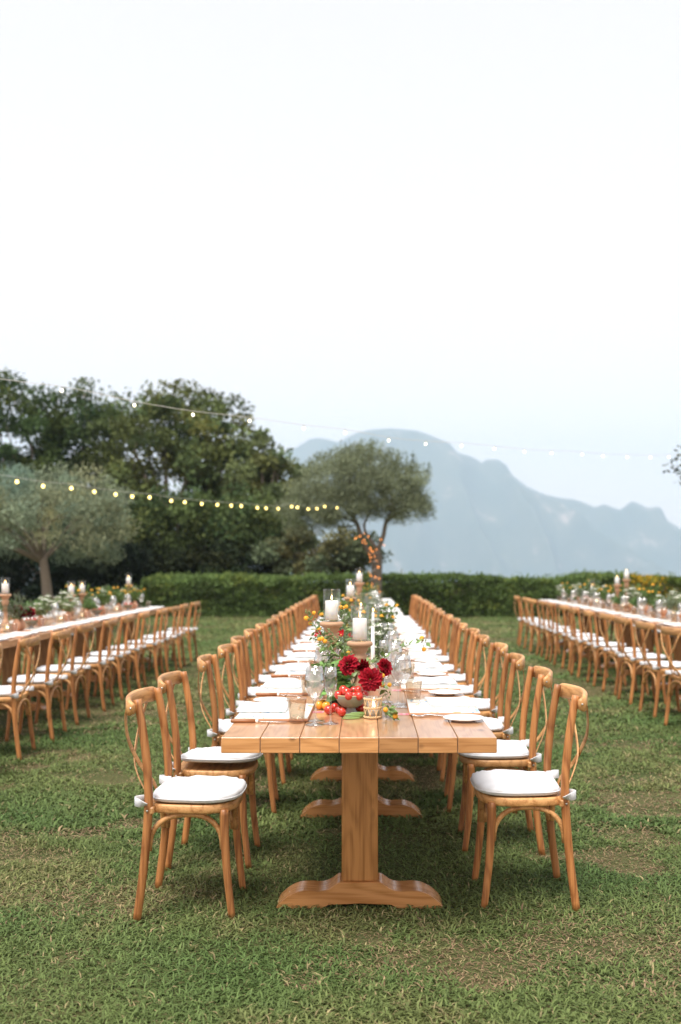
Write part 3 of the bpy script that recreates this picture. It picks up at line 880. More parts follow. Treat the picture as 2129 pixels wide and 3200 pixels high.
def cushion_mesh(seed, plump=.036, tilt=0):
    out = outline(.200, -.135, .225, 44)
    n = len(out); cx, cy = 0, sum(p[1] for p in out) / n
    lv = [(.0, 0), (.5, 0), (.93, .002), (.985, .008), (1.0, .016), (.998, .026), (.985, .034), (.95, .0395), (.86, .043), (.7, .0445), (.45, .045), (.2, .0452), (.0, .0452)]
    vs, fs = [], []
    for s, z in lv[1:-1]:
        for (x, y) in out:
            ph = math.atan2(y - cy, x)
            e = max(0, (s - .6) / .4)
            w = mnoise.noise(Vector((x * 55, y * 55, z * 60 + seed * 3.1))) * .0055 * e + mnoise.noise(Vector((x * 14, y * 14, seed * 7.7))) * .006
            w += math.sin(ph * 31 + seed) * .0009 * e
            X_ = x * s * (1 + w * 2.0); Y_ = cy + (y - cy) * s * (1 + w * 2.0)
            Z_ = z * plump / .043 + (w * 1.1 if z > .02 else 0) + tilt * (x + .2) * .08 + (.006 * mnoise.noise(Vector((x * 6, y * 6, seed))) if z > .02 else 0)
            vs.append((X_, Y_, Z_))
    k = len(lv) - 2
    for i in range(k - 1):
        for j in range(n):
            q = (j + 1) % n; fs.append((i * n + j, i * n + q, (i + 1) * n + q, (i + 1) * n + j))
    fs.append(tuple(range(n - 1, -1, -1))); fs.append(tuple(range((k - 1) * n, k * n)))
    mb = MB().add(vs, fs)
    seam = [vs[3 * n + j] for j in range(n)] ; seam.append(seam[0]); seam = [(x * 1.006, cy + (y - cy) * 1.006, z + .004) for x, y, z in seam]
    tube(seam, .0022, 5, mb, cap=False)
    return mb.mesh('cushion', M['cushion'])
CUSH = [cushion_mesh(1), cushion_mesh(2, .034), cushion_mesh(3, .039)]
CUSH_TILT = cushion_mesh(4, .040, 1.0)

def make_chair():
    t = thing('crossback_chair', 'x', 'chair')
    for s in (-1, 1):
        # rear leg runs up into the back post
        P = smooth_path([(s * .205, -.188, -.012), (s * .203, -.160, .20), (s * .200, -.142, .44), (s * .197, -.146, .58), (s * .193, -.165, .74), (s * .190, -.188, .868)], 4)
        n = len(P) - 1
        tube(P, [(.0165 + .0012 * math.sin(PI * i / n * 1.1)) for i in range(n + 1)], 12, up=(1, 0, 0)).build('leg', M['chair_v'], t)
    for s in (-1, 1):
        P = smooth_path([(s * .177, .188, -.012), (s * .173, .168, .16), (s * .170, .158, .30), (s * .168, .154, .425)], 4)
        n = len(P) - 1
        tube(P, [.0145 + .0045 * (i / n) for i in range(n + 1)], 12, up=(1, 0, 0)).build('leg', M['chair_v'], t)
    # seat with its bent frame
    so = outline(.205, -.165, .205, 40)
    slab(so, [(.93, .412), (.985, .414), (1.0, .420), (1.0, .442), (.985, .447), (.95, .449), (.9, .446)]).build('seat', M['chair_h'], t)
    cbox(-.215, .215, -.158, -.118, .414, .444, .005).build('seat_rail', M['chair_h'], t, smooth=False)
    # crest rail, bent round the posts
    P = smooth_path([(-.224, -.192, .836), (-.214, -.214, .838), (-.17, -.229, .840), (-.08, -.247, .842), (0, -.252, .843), (.08, -.247, .842), (.17, -.229, .840), (.214, -.214, .838), (.224, -.192, .836)], 4)
    n = len(P) - 1; tp = [min(1, .62 + .38 * min(i, n - i) / 4) for i in range(n + 1)]
    cr = ribbon(P, .066, .021, (0, -1, .0), taper=tp).build('crest_rail', M['chair_h'], t)
    # crossing back slats
    for s in (-1, 1):
        yo = .0035 * s
        P = smooth_path([(s * .205, -.222, .852), (s * .185, -.236, .80), (s * .11, -.248 + yo, .70), (0, -.240 + yo, .60), (-s * .05, -.212 + yo, .53), (-s * .082, -.176, .47), (-s * .088, -.166, .425)], 4)
        ribbon(P, .026, .0055, (0, -1, 0)).build('back_slat', M['chair_h'], t)
    # arched braces
    def arch(a, b, z0, h):
        out = []
        for i in range(17):
            u = PI * i / 16; cu, su = math.cos(u), math.sin(u)
            k = (1 - math.copysign(abs(cu) ** .85, cu)) / 2
            out.append((a[0] + (b[0] - a[0]) * k, a[1] + (b[1] - a[1]) * k, z0 + h * abs(su) ** .8))
        return out
    for a, b, h in (((-.181, -.142), (-.153, .146), .142), ((.181, -.142), (.153, .146), .142), ((-.150, .160), (.150, .160), .142), ((-.178, -.160), (.178, -.160), .142)):
        tube(arch(a, b, .262, h), .0112, 9, up=(0, 0, 1)).build('arch_brace', M['chair_h'], t)
    # cushion with ties
    cu = link('cushion', CUSH[0], t, (0, 0, .451))
    for s in (-1, 1):
        ribbon(smooth_path([(s * .165, -.125, .018), (s * .182, -.165, .016), (s * .205, -.182, .014), (s * .226, -.158, .010), (s * .2235, -.128, .004)], 3), .036, .003, (s * .3, -1, 0)).build('strap', M['cushion'], cu)
    sc = lathe([(0, .0035), (.0035, .003), (.005, 0), (.005, -.002)], 10).mesh('screw', M['screw'])
    for s in (-1, 1):
        o = link('screw', sc, cr, (s * .2325, -.205, .838)); o.rotation_euler = (0, s * PI / 2, 0)
    for s in (-1, 1):
        o = link('screw', sc, t, (s * .2195, -.143, .430)); o.rotation_euler = (0, s * PI / 2, 0)
    return t
ch = make_chair()
tagm = MB(); ribbon([(0, 0, 0), (.028, 0, -.006)], .016, .0006, (0, -1, 0), tagm)
CR2 = random.Random(4)
def put_chair(x, y, face, label, group, far=False, jit=1.0, rot=0):
    o = place(ch, (x + CR2.uniform(-.02, .02) * jit, y + CR2.uniform(-.03, .03) * jit, 0), face * -PI / 2 + CR2.uniform(-.075, .075) * jit + rot, label, group, skip=('screw',) if far else ())
    cu = [c for c in bpy.data.objects[o.name].children if c.name.startswith('cushion')]
    cu[0].data = CUSH[CR2.randrange(3)]
    cu[0].rotation_euler = (0, 0, CR2.uniform(-.04, .04)); cu[0].location.y += CR2.uniform(-.008, .01)
    return o, cu[0]
SP = TPITCH / 3
seatsL, seatsR = [], []
for i in range(18):
    yl, yr = 4.16 + SP * i, 4.28 + SP * i
    seatsL.append(4.17 + SP * i); seatsR.append(4.33 + SP * i)
    if i == 1: yl = 4.84
    j = 0 if i < 1 else 1
    o, c = put_chair(-.722, yl, 1, f'crossback chair with white cushion, {ORD[i]} from the near end, left side of centre table', 'chairs along the centre table', far=i > 7, jit=j, rot=.05 if i == 1 else 0)
    if i == 1: c.data = CUSH_TILT; c.location.y += .012; c.rotation_euler = (.0, 0, -.08)
    o, c = put_chair(.676, yr, -1, f'crossback chair with white cushion, {ORD[i]} from the near end, right side of centre table', 'chairs along the centre table', far=i > 7, jit=j)
    if i == 0:
        lb = link('care_label', tagm.mesh('care_label', M['ceramic']), c, (.207, -.03, .018)); lb.rotation_euler = (0, 0, PI / 2 + .1)
for i in range(11):
    put_chair(LX + .73, 14.66 - SP * i, -1, f'crossback chair, {ORD[i]} from the far end, lawn side of left-hand table', 'chairs along the left-hand table', far=True, jit=1.3)
for i in range(5):
    put_chair(LX - .73, 14.5 - SP * i, 1, f'crossback chair, {ORD[i]} from the far end, outer side of left-hand table', 'chairs along the left-hand table', far=True)
for i in range(12):
    put_chair(RX - .73, 17.5 - SP * i, 1, f'crossback chair, {ORD[i]} from the far end, lawn side of right-hand table', 'chairs along the right-hand table', far=True, jit=1.3)
for i in range(6):
    put_chair(RX + .73, 17.5 - SP * i, -1, f'crossback chair, {ORD[i]} from the far end, outer side of right-hand table', 'chairs along the right-hand table', far=True)

# ------------------------------------------------------------------ place settings
def glaze_mat():
    """white glaze with loose painted blue and orange strokes, different on every tray"""
    m, N, L, b = nt('painted_white_glaze')
    tc = N.new('ShaderNodeTexCoord'); oi = N.new('ShaderNodeObjectInfo')
    sc = N.new('ShaderNodeVectorMath'); sc.operation = 'SCALE'; sc.inputs[0].default_value = (17, 23, 3)
    ad = N.new('ShaderNodeVectorMath'); ad.operation = 'ADD'
    L.new(oi.outputs['Random'], sc.inputs['Scale']); L.new(tc.outputs['Object'], ad.inputs[0]); L.new(sc.outputs[0], ad.inputs[1])
    last = None
    for k, (s, c, w) in enumerate(((6, (.25, .42, .62), .009), (4, (.78, .48, .25), .008), (8, (.35, .58, .52), .006))):
        no = N.new('ShaderNodeTexNoise'); no.inputs['Scale'].default_value = s; no.inputs['Detail'].default_value = 1.0; no.inputs['Distortion'].default_value = 1.2
        o2 = N.new('ShaderNodeVectorMath'); o2.operation = 'ADD'; o2.inputs[1].default_value = (k * 3.3, k * 1.7, 0); L.new(ad.outputs[0], o2.inputs[0]); L.new(o2.outputs[0], no.inputs['Vector'])
        su = N.new('ShaderNodeMath'); su.operation = 'SUBTRACT'; su.inputs[1].default_value = .52; L.new(no.outputs[0], su.inputs[0])
        ab = N.new('ShaderNodeMath'); ab.operation = 'ABSOLUTE'; L.new(su.outputs[0], ab.inputs[0])
        lt = N.new('ShaderNodeMath'); lt.operation = 'LESS_THAN'; lt.inputs[1].default_value = w; L.new(ab.outputs[0], lt.inputs[0])
        mx = N.new('ShaderNodeMix'); mx.data_type = 'RGBA'; L.new(lt.outputs[0], mx.inputs['Factor'])
        if last is None: mx.inputs['A'].default_value = (.84, .84, .81, 1)
        else: L.new(last, mx.inputs['A'])
        mx.inputs['B'].default_value = col4(c); last = mx.outputs['Result']
    # broad washed area of pale turquoise and ochre
    L.new(last, b.inputs['Base Color']); b.inputs['Roughness'].default_value = .22
    return m
M['glaze'] = glaze_mat()

def make_tray():
    t = thing('serving_tray', 'x', 'tray')
    cbox(-.212, .212, -.148, .148, 0, .011, .003).build('tray_body', M['terra'], t, smooth=False)
    cbox(-.210, .210, -.146, .146, .0112, .0145, .0012).build('glazed_top', M['glaze'], t, smooth=False)
    return t
def napkin_mesh(seed):
    mb = MB(); nx, ny = 12, 16
    for lay, (w, l, z0, z1) in enumerate(((.205, .285, 0, .004), (.200, .270, .0035, .008))):
        vs, fs = [], []
        for top in (0, 1):
            for i in range(ny + 1):
                for j in range(nx + 1):
                    u, v = j / nx - .5, i / ny - .5
                    e = max(abs(u), abs(v)) * 2; ed = 1 - max(0, (e - .86) / .14) ** 2
                    wz = mnoise.noise(Vector((u * 3 + seed * 5, v * 4, seed))) * .005
                    x = u * l * (1 + .02 * mnoise.noise(Vector((v * 4, seed, lay)))); y = v * w * (1 + .03 * mnoise.noise(Vector((u * 4, seed + 2, lay))))
                    zc = (z0 + z1) / 2; z = zc + ((z1 - z0) / 2 * ed if top else -(z1 - z0) / 2 * ed) + (wz + .002 if lay or top else 0) * (.5 + .5 * top)
                    vs.append((x, y, max(z, 0)))
        k = (nx + 1) * (ny + 1)
        for i in range(ny):
            for j in range(nx):
                a = i * (nx + 1) + j; fs.append((a, a + nx + 1, a + nx + 2, a + 1)); a += k; fs.append((a, a + 1, a + nx + 2, a + nx + 1))
        ring = [j for j in range(nx + 1)] + [i * (nx + 1) + nx for i in range(1, ny + 1)] + [ny * (nx + 1) + j for j in range(nx - 1, -1, -1)] + [i * (nx + 1) for i in range(ny - 1, 0, -1)]
        for a, b in zip(ring, ring[1:] + ring[:1]): fs.append((a, b, b + k, a + k))
        mb.add(vs, fs)
    return mb.mesh('napkin', M['napkin'])
NAP = [napkin_mesh(i) for i in range(3)]
napkin = tag(link('napkin', NAP[0]), 'x', 'napkin')
def make_knife():
    t = thing('table_knife', 'x', 'knife')
    P = [(0, -.105, .007), (0, -.10, .007), (0, -.05, .007), (0, -.006, .007)]
    tube(P, [.005, .0085, .0075, .0070], 10, ry=.0065).build('handle', M['knifewood'], t)
    tube([(0, -.006, .007), (0, .004, .007)], [.0078, .0078], 10).build('ferrule', M['ceramic'], t)
    ribbon(smooth_path([(0, .004, .006), (.001, .05, .005), (.001, .10, .004), (-.004, .122, .003)], 3), .017, .0014, (0, 0, 1), taper=[.7, .8, .9, 1, 1, 1, .9, .7, .5, .25][:10]).build('blade', M['steel'], t)
    return t
def make_fork():
    t = thing('fork', 'x', 'fork')
    ribbon(smooth_path([(0, -.10, .003), (0, -.04, .006), (0, .02, .011), (0, .045, .008)], 3), .010, .0022, (0, 0, 1), taper=[1.3, 1.2, 1, .8, .65, .6, .6, .7, .9, 1.4]).build('handle', M['steel'], t)
    ribbon(smooth_path([(0, .043, .008), (0, .052, .006), (0, .060, .0055)], 2), .020, .0018, (0, 0, 1)).build('fork_head', M['steel'], t)
    for k in range(4):
        x = (k - 1.5) * .0056
        tube(smooth_path([(x, .058, .0055), (x, .078, .006), (x, .096, .010)], 2), .0013, 5).build('tine', M['steel'], t)
    return t
plate = tag(lathe([(0, 0), (.045, 0), (.047, .003), (.075, .010), (.083, .013), (.0828, .0145), (.074, .0125), (.050, .0075), (.03, .0055), (0, .005)], 40).build('bread_plate', M['ceramic']), 'x', 'plate')

def fluted(prof, n, amp, k, z0, z1):
    mb = lathe(prof, n)
    v2 = []
    for x, y, z in mb.v:
        r = math.hypot(x, y); a = math.atan2(y, x)
        f = 1
        if r > .02:
            if z0 < z < z1: f = 1 + amp * math.cos(a * k)
            elif .006 < z <= z0: f = 1 + amp * 1.2 * math.sin(z * 420) * math.cos(a * 9)
        v2.append((x * f, y * f, z))
    mb.v = v2; return mb
TUM = [(0, .0), (.026, .0), (.029, .002), (.030, .008), (.0300, .014), (.0305, .020), (.0308, .027), (.0315, .034), (.0325, .040), (.0332, .05), (.0352, .07), (.0375, .088), (.0390, .094), (.0392, .0985), (.0378, .0985), (.0362, .086), (.0340, .07), (.0318, .05), (.030, .035), (.028, .022), (.024, .016), (0, .014)]
amber_t = tag(fluted(TUM, 54, .018, 18, .042, .09).build('tumbler', M['amber']), 'x', 'glass')
smoke_me = fluted(TUM, 54, .018, 18, .042, .09).mesh('tumbler', M['smoke'])
def stemglass(name, H, R_, rim, stem, base):
    """bowl, stem and foot of a wine glass; parts so that each can be told apart"""
    t = thing(name, 'x', 'wine glass')
    zb = stem
    outer = [(.0035, zb), (.010, zb + .004), (R_ * .55, zb + .018), (R_ * .90, zb + .045), (R_, zb + .066), (R_ * .98, zb + .085), ((R_ + rim) / 2 * 1.0, zb + (H - zb) * .78), (rim, H)]
    inner = [(r - .0012, z + .0015) for r, z in reversed(outer[1:])] + [(0, zb + .008)]
    inner[0] = (rim - .0010, H)
    lathe(outer + inner, 36).build('bowl', M['glass'], t)
    lathe([(base * .2, .006), (.0045, .014), (.0034, .03), (.0032, zb * .6), (.0036, zb)], 14).build('stem', M['glass'], t)
    lathe([(0, 0), (base * .9, 0), (base, .0012), (base * .9, .003), (base * .35, .0055), (.006, .010), (0, .011)], 36).build('glass_foot', M['glass'], t)
    return t
wine = stemglass('wine_glass', .228, .040, .031, .095, .040)
water = stemglass('wine_glass', .205, .036, .029, .088, .037)
flute = thing('champagne_flute', 'x', 'champagne glass')
lathe([(.0035, .105), (.012, .112), (.021, .13), (.0255, .155), (.0255, .185), (.0225, .222), (.0215, .222), (.0243, .185), (.0243, .155), (.020, .131), (.011, .115), (0, .113)], 30).build('bowl', M['glass'], flute)
lathe([(.008, .006), (.0042, .015), (.0032, .03), (.0032, .07), (.0036, .105)], 14).build('stem', M['glass'], flute)
lathe([(0, 0), (.030, 0), (.033, .0012), (.030, .003), (.012, .0055), (.006, .010), (0, .011)], 30).build('glass_foot', M['glass'], flute)
def make_card():
    t = thing('place_card', 'x', 'name card')
    cbox(-.030, .030, -.021, .021, 0, .0012, .0003).build('card', M['pink'], t, smooth=False)
    f = MB()
    for a in ((-.0275, -.0255, -.0185, .0185), (.0255, .0275, -.0185, .0185), (-.0255, -.012, -.0185, -.017), (.012, .0255, -.0185, -.017), (-.0255, -.012, .017, .0185), (.012, .0255, .017, .0185)):
        f.add([(a[0], a[2], .0015), (a[1], a[2], .0015), (a[1], a[3], .0015), (a[0], a[3], .0015)], [(0, 1, 2, 3)])
    f.build('printed_frame', M['white_print'], t, smooth=False)
    s = MB()
    for q in ([(-.007, -.004), (-.003, .003), (.001, -.003), (.006, .004)], [(-.006, -.007), (.006, -.0065)]):
        tube([(x, y, .0016) for x, y in q], .0007, 4, s)
    s.build('handwriting', M['white_print'], t)
    return t
tray, knife, fork, card = make_tray(), make_knife(), make_fork(), make_card()
PR = random.Random(9)
def lay(yc, side, idx, table, tx, full, words, skipg=()):
    """one guest's place. side -1: guest on the low-x edge looking to +x; +1 the other way"""
    edge = tx + side * TW / 2; rz = side * PI / 2
    def W(r, f, z=0):
        return (edge - side * f, yc + side * r, TH + .001 + z)
    # side=-1: right hand is towards -y
    where = f'{words[0]} place from {words[1]} end, {words[2]}'
    g = f'{{}} of the {table}'
    J = lambda a: PR.uniform(-a, a)
    jr, jf = J(.012), J(.008)
    place(tray, W(jr, .152 + jf), rz + J(.02), f'painted rectangular tray, {where}', g.format('serving trays'))
    nr = .085 if side > 0 else -.085
    o = place(napkin, W(nr + J(.015) + jr, .105 + J(.01), .0150), rz + J(.07) , f'folded white napkin, {where}', g.format('napkins')); o.data = NAP[PR.randrange(3)]
    place(plate, W(-.345 + J(.012), .095 + J(.012)), 0, f'small white bread plate, {where}', g.format('bread plates'))
    if full:
        place(knife, W(.236 + J(.006), .105 + J(.01)), rz + J(.03) - side * 0, f'wood handled knife, {where}', g.format('knives'))
        for k, (r, f, a) in enumerate(((-.236, .20, .10), (-.262, .185, -.12))):
            place(fork, W(r + J(.006), f + J(.01)), rz + a + PI * 0, (f'steel fork beside the tray, {where}', f'outer steel fork, {where}')[k], g.format('forks'))
        place(card, W((-.04 if side < 0 else -.19) + J(.02), .325 + J(.01)), J(.1), f'pink place card, {where}', g.format('place cards'))
    tr = W((.225 if side < 0 else .19) + J(.012), .25 + J(.012))
    o = place(amber_t, tr, J(3), f'{"amber" if side > 0 or table != "centre table" else "smoked"} pressed tumbler, {where}', g.format('tumblers'))
    if side < 0 and table == 'centre table': o.data = smoke_me
    place(wine, W((.295 if side < 0 else .03) + J(.01), .32 + J(.01)), 0, f'large wine glass, {where}', g.format('wine glasses'))
    place(water, W((.205 if side < 0 else .115) + J(.01), .330 + J(.01)), 0, f'small wine glass, {where}', g.format('wine glasses'))
    place(flute, W((.262 if side < 0 else .19) + J(.008), .382 + J(.01)), 0, f'champagne flute, {where}', g.format('flutes'))
for i in range(18):
    lay(seatsL[i] if i else 4.17, -1, i, 'centre table', TX, i < 9, (ORD[i], 'near', 'left side of centre table'))
    lay(seatsR[i], 1, i, 'centre table', TX, i < 9, (ORD[i], 'near', 'right side of centre table'))
for i in range(10):
    lay(14.5 - SP * i, 1, i, 'left-hand table', LX, False, (ORD[i], 'far', 'lawn side of left-hand table'))
for i in range(7):
    lay(14.5 - SP * i, -1, i, 'left-hand table', LX, False, (ORD[i], 'far', 'outer side of left-hand table'))
for i in range(11):
    lay(17.5 - SP * i, -1, i, 'right-hand table', RX, False, (ORD[i], 'far', 'lawn side of right-hand table'))
for i in range(8):
    lay(17.5 - SP * i, 1, i, 'right-hand table', RX, False, (ORD[i], 'far', 'outer side of right-hand table'))

# ------------------------------------------------------------------ candles, stands, glasses
def stand(h):
    p = [(0, 0), (.055, 0), (.058, .006), (.057, .016), (.046, .024), (.034, .032), (.028, .045), (.034, .058), (.040, .072), (.040, .088), (.032, .104), (.024, .118), (.021, .14)]
    top = [(.022, -.105), (.030, -.098), (.032, -.090), (.028, -.084), (.034, -.078), (.036, -.070), (.031, -.064), (.026, -.055), (.031, -.046), (.037, -.038), (.036, -.030), (.048, -.022), (.056, -.018), (.0575, -.010), (.055, -.003), (.050, 0), (0, 0)]
    return lathe(p + [(r, h + z) for r, z in top], 32)
STAND = {h: tag(stand(h).build('candle_stand', M['standwood']), 'x', 'candle stand') for h in (.29, .355, .44)}
hur_prof = [(0, 0), (.0385, 0), (.0405, .003), (.0405, .152), (.0395, .1535), (.0375, .152), (.0375, .010), (.035, .007), (0, .007)]
hur = tag(lathe(hur_prof, 40).build('hurricane_glass', M['hglass']), 'x', 'glass cylinder')
tall_prof = [(0, 0), (.0445, 0), (.0465, .003), (.0465, .41), (.0455, .412), (.0437, .41), (.0437, .012), (.041, .008), (0, .008)]
tallg = tag(lathe(tall_prof, 40).build('hurricane_glass', M['hglass']), 'x', 'glass cylinder')
def candle(r, h, lit=True):
    t = thing('pillar_candle' if r > .02 else 'taper_candle', 'x', 'candle')
    n = 28; mb = MB()
    if r > .02:
        pr = [(0, 0), (r, 0), (r * 1.005, h * .5), (r, h - .004), (r * .94, h), (r * .80, h - .003), (r * .3, h - .007), (0, h - .007)]
    else:
        pr = [(0, 0), (r, 0), (r * .92, h * .6), (r * .75, h - .006), (r * .35, h), (0, h)]
    lathe(pr, n).build('wax_body', M['wax'], t)
    tube([(0, 0, h - .008), (.0006, 0, h + .004), (.0016, 0, h + .010)], .0011, 6).build('wick', M['wick'], t)
    if lit: lathe([(0, 0), (.0024, .002), (.0036, .007), (.0030, .012), (.0014, .018), (0, .023)], 10).build('flame', M['flame'], t, loc=(.001, 0, h + .005))
    return t
pill = candle(.031, .092); tap = candle(.0115, .30); tap_dark = candle(.0115, .30, False)
tap_dark['category'] = 'candle'
def candle_group(x, y, h, stand_label, glass_label, cl):
    z = TH + .001
    place(STAND[h], (x, y, z), PR.random() * 6, stand_label, 'turned candle stands')
    place(hur, (x, y, z + h + .0005), 0, glass_label, 'glass cylinders')
    place(pill, (x, y, z + h + .0085), PR.random() * 6, cl, 'pillar candles')
def cg(px, d, h, what):
    x = (px - VX) / FD * d
    candle_group(x, d, h, f'turned candle stand {what}', f'glass cylinder round the candle {what}', f'white pillar candle {what}')
cg(828.5, 4.36, .29, 'nearest the front on the centre table')
cg(764, 4.72, .355, 'behind the yellow lantana, second nearest on the centre table')
cg(806.8, 8.5, .355, 'beyond the tall glass cylinders on the centre table')
cg(827.5, 10.8, .44, 'farthest along the centre table')
for px, d, what in ((831, 7.7, 'farther of two on the centre table'), (859, 6.75, 'nearer of two on the centre table')):
    x = (px - VX) / FD * d
    place(tallg, (x, d, TH + .001), 0, f'tall glass cylinder, {what}', 'tall glass cylinders')
    place(tap, (x, d, TH + .0098), 0, f'lit taper candle in the tall cylinder {what}', 'taper candles')
x = (858.6 - VX) / FD * 5.25
place(tap_dark, (x, 5.25, TH + .001), 0, 'slim white taper candle standing bare among the dahlias', None)
for px, d, h, w in ((12.9, 9.4, .355, 'nearest the front on the left-hand table'), (164.5, 11.5, .29, 'left of a pair on the left-hand table'), (190, 12.0, .29, 'right of a pair on the left-hand table'), (297, 14.4, .355, 'farthest along the left-hand table'),
                    (1420.6, 14.05, .355, 'lower of two on the right-hand table'), (1442, 13.6, .44, 'higher of two on the right-hand table')):
    cg(px, d, h, w)
x = (1362 - VX) / FD * 15.6
place(tallg, (x, 15.6, TH + .001), 0, 'tall glass cylinder at the far end of the right-hand table', 'tall glass cylinders')
place(tap, (x, 15.6, TH + .0098), 0, 'lit taper candle at the far end of the right-hand table', 'taper candles')

# ------------------------------------------------------------------ bowl, tomatoes, votive, beans
def z6(x, y): return (900 + x / 4.48) * .7365, (2080 + y / 4.48) * .7365
def z4(x, y): return (940 + x / 3.92) * .7365, (1820 + y / 3.92) * .7365
BX, BY = (808.4 - VX) / FD * 4.16, 4.16
bowl = thing('footed_bowl', 'grey stoneware bowl on a ribbed foot, heaped with small tomatoes', 'bowl', (BX, BY, TH + .001), group='footed bowls')
lathe([(.014, .028), (.030, .031), (.046, .041), (.058, .056), (.064, .072), (.0655, .0805), (.0615, .0805), (.058, .066), (.048, .050), (.030, .040), (0, .037)], 44).build('basin', M['stoneware'], bowl)
lathe([(.0638, .0788), (.0668, .080), (.0672, .083), (.0645, .0848), (.0615, .0835), (.0612, .080)], 44).build('rim', M['stoneware_rim'], bowl)
fl_ = lathe([(0, 0), (.030, 0), (.031, .003), (.022, .014), (.017, .024), (.016, .030)], 48)
fl_.v = [(x * (1 + .035 * math.cos(math.atan2(y, x) * 16)), y * (1 + .035 * math.cos(math.atan2(y, x) * 16)), z) for x, y, z in fl_.v]
fl_.build('bowl_foot', simple('pewter_foot', (.30, .30, .29), rough=.6, bump=.3), bowl)
def tomato_mesh(r, long=1.0, mat='tomato'):
    mb = MB(); n, k = 20, 12; vs = [(0, 0, r * .86 * long)]; 
    for i in range(1, k):
        p = PI * i / k
        for j in range(n):
            a = 2 * PI * j / n
            rr = r * math.sin(p) * (1 + .02 * math.cos(5 * a) * math.sin(p)); z = r * math.cos(p) * .93 * long - (.10 * r * math.exp(-(p * 3.5) ** 2))
            vs.append((rr * math.cos(a), rr * math.sin(a), z))
    vs.append((0, 0, -r * .93 * long)); fs = []
    for j in range(n): fs.append((0, 1 + j, 1 + (j + 1) % n))
    for i in range(k - 2):
        for j in range(n):
            a = 1 + i * n + j; b = 1 + i * n + (j + 1) % n; fs.append((a, a + n, b + n, b))
    e = len(vs) - 1; o = 1 + (k - 2) * n
    for j in range(n): fs.append((o + j, e, o + (j + 1) % n))
    return mb.add(vs, fs).mesh('skin', M[mat])
TM = tomato_mesh(.0185); TL_ = tomato_mesh(.0175, 1.15); YM = tomato_mesh(.019, 1.1, 'ytomato'); TB = tomato_mesh(.0205)
star = MB()
for k in range(5):
    a = 2 * PI * k / 5
    ribbon(smooth_path([(0, 0, .0), (math.cos(a) * .005, math.sin(a) * .005, .0008), (math.cos(a) * .010, math.sin(a) * .010, -.0012)], 2), .003, .0006, (0, 0, 1), star, taper=[1, 1, 1, .6, .2])
tube([(0, 0, 0), (.001, .001, .006), (.003, .001, .011)], .0009, 5, star)
STAR = star.mesh('stalk', M['calyx'])
def tomato(p, me, label, group, r, yellow=False):
    t = thing('yellow_tomato' if yellow else 'tomato', label, 'tomato', p, group=group)
    link('skin', me, t); link('stalk', STAR, t, (0, 0, r * .80))
    t.rotation_euler = (PR.uniform(-1.1, 1.1), PR.uniform(-1.1, 1.1), PR.uniform(0, 6)); return t
gb = 'small tomatoes in the grey bowl'
for (zx, zy, d, me, lab) in ((708, 408, 4.14, TL_, 'plum tomato at the left rim of the grey bowl'), (775, 335, 4.19, TM, 'small tomato at the top left of the bowl heap'), (818, 372, 4.135, TB, 'largest tomato, left of centre in the grey bowl'),
                             (925, 350, 4.19, TM, 'small tomato topping the middle of the bowl heap'), (992, 350, 4.145, TB, 'round red tomato crowning the right of the bowl heap'), (855, 425, 4.105, TM, 'pale red tomato at the front rim of the bowl'),
                             (928, 428, 4.125, TL_, 'tomato sunk in the middle of the bowl front'), (1000, 425, 4.11, TL_, 'tomato at the front right rim of the bowl'), (1075, 412, 4.15, TM, 'tomato at the right end of the grey bowl')):
    p = at(*z6(zx, zy), d); tomato(p, me, lab, gb, .0185)
gt = 'tomatoes lying on the planks round the bowl'
def on_table(px, d, r): return Vector(((px - VX) / FD * d, d, TH + .001 + r * .96))
for (zx, d, r, me, lab) in ((575, 4.15, .0205, TB, 'large red tomato on the table, left of the bowl foot'), (660, 4.22, .0205, TB, 'red tomato on the table behind the flute stem'), (755, 4.10, .0185, TM, 'red tomato lying in front of the bowl'),
                            (722, 4.165, .0175, TL_, 'red tomato tucked behind the front one'), (790, 4.20, .0175, TL_, 'dark tomato in the shade of the grey bowl'), (1035, 4.20, .0205, TB, 'dark tomato behind the rattan candle glass'), (975, 4.22, .0175, TL_, 'tomato half hidden right of the bowl foot')):
    tomato(on_table(z6(zx, 0)[0], d, r), me, lab, gt, r)
for (zx, zy, d, lab) in ((440, 585, 4.30, 'yellow tomato nearest the wine glass stems'), (540, 590, 4.28, 'yellow tomato closest to the grey bowl'), (490, 540, 4.34, 'yellow tomato at the back of its three')):
    tomato(on_table(z6(zx, 0)[0], d, .019), YM, lab, 'yellow tomatoes on the table', .019, True)

def make_votive():
    t = thing('votive_glass', 'x', 'candle holder')
    lathe([(0, 0), (.0325, 0), (.034, .002), (.034, .086), (.033, .087), (.0315, .086), (.0315, .008), (0, .006)], 32).build('glass_cup', M['glass'], t)
    for z in (.006, .043, .079):
        mb = MB()
        for s in (0, 1):
            P = [((.0355 + .0011 * math.sin(a * 11 + s * PI)) * math.cos(a), (.0355 + .0011 * math.sin(a * 11 + s * PI)) * math.sin(a), z + .0028 * math.cos(a * 11 + s * PI)) for a in [2 * PI * i / 88 for i in range(89)]]
            tube(P, .0023, 5, mb, cap=False)
        mb.build('rattan_band', M['rattan'], t)
    n = 9
    for lo, hi in ((.008, .042), (.044, .078)):
        for k in range(n):
            a = 2 * PI * k / n; mb = MB()
            for s in (-1, 1):
                P = [(.0362 * math.cos(a + s * w), .0362 * math.sin(a + s * w), z) for w, z in ((.03, lo), (.05, lo + (hi - lo) * .4), (.15, lo + (hi - lo) * .75), (.30, hi))]
                ribbon(P, .0042, .0012, (math.cos(a), math.sin(a), 0), mb)
            mb.build('rattan_strand', M['rattan'], t)
    return t
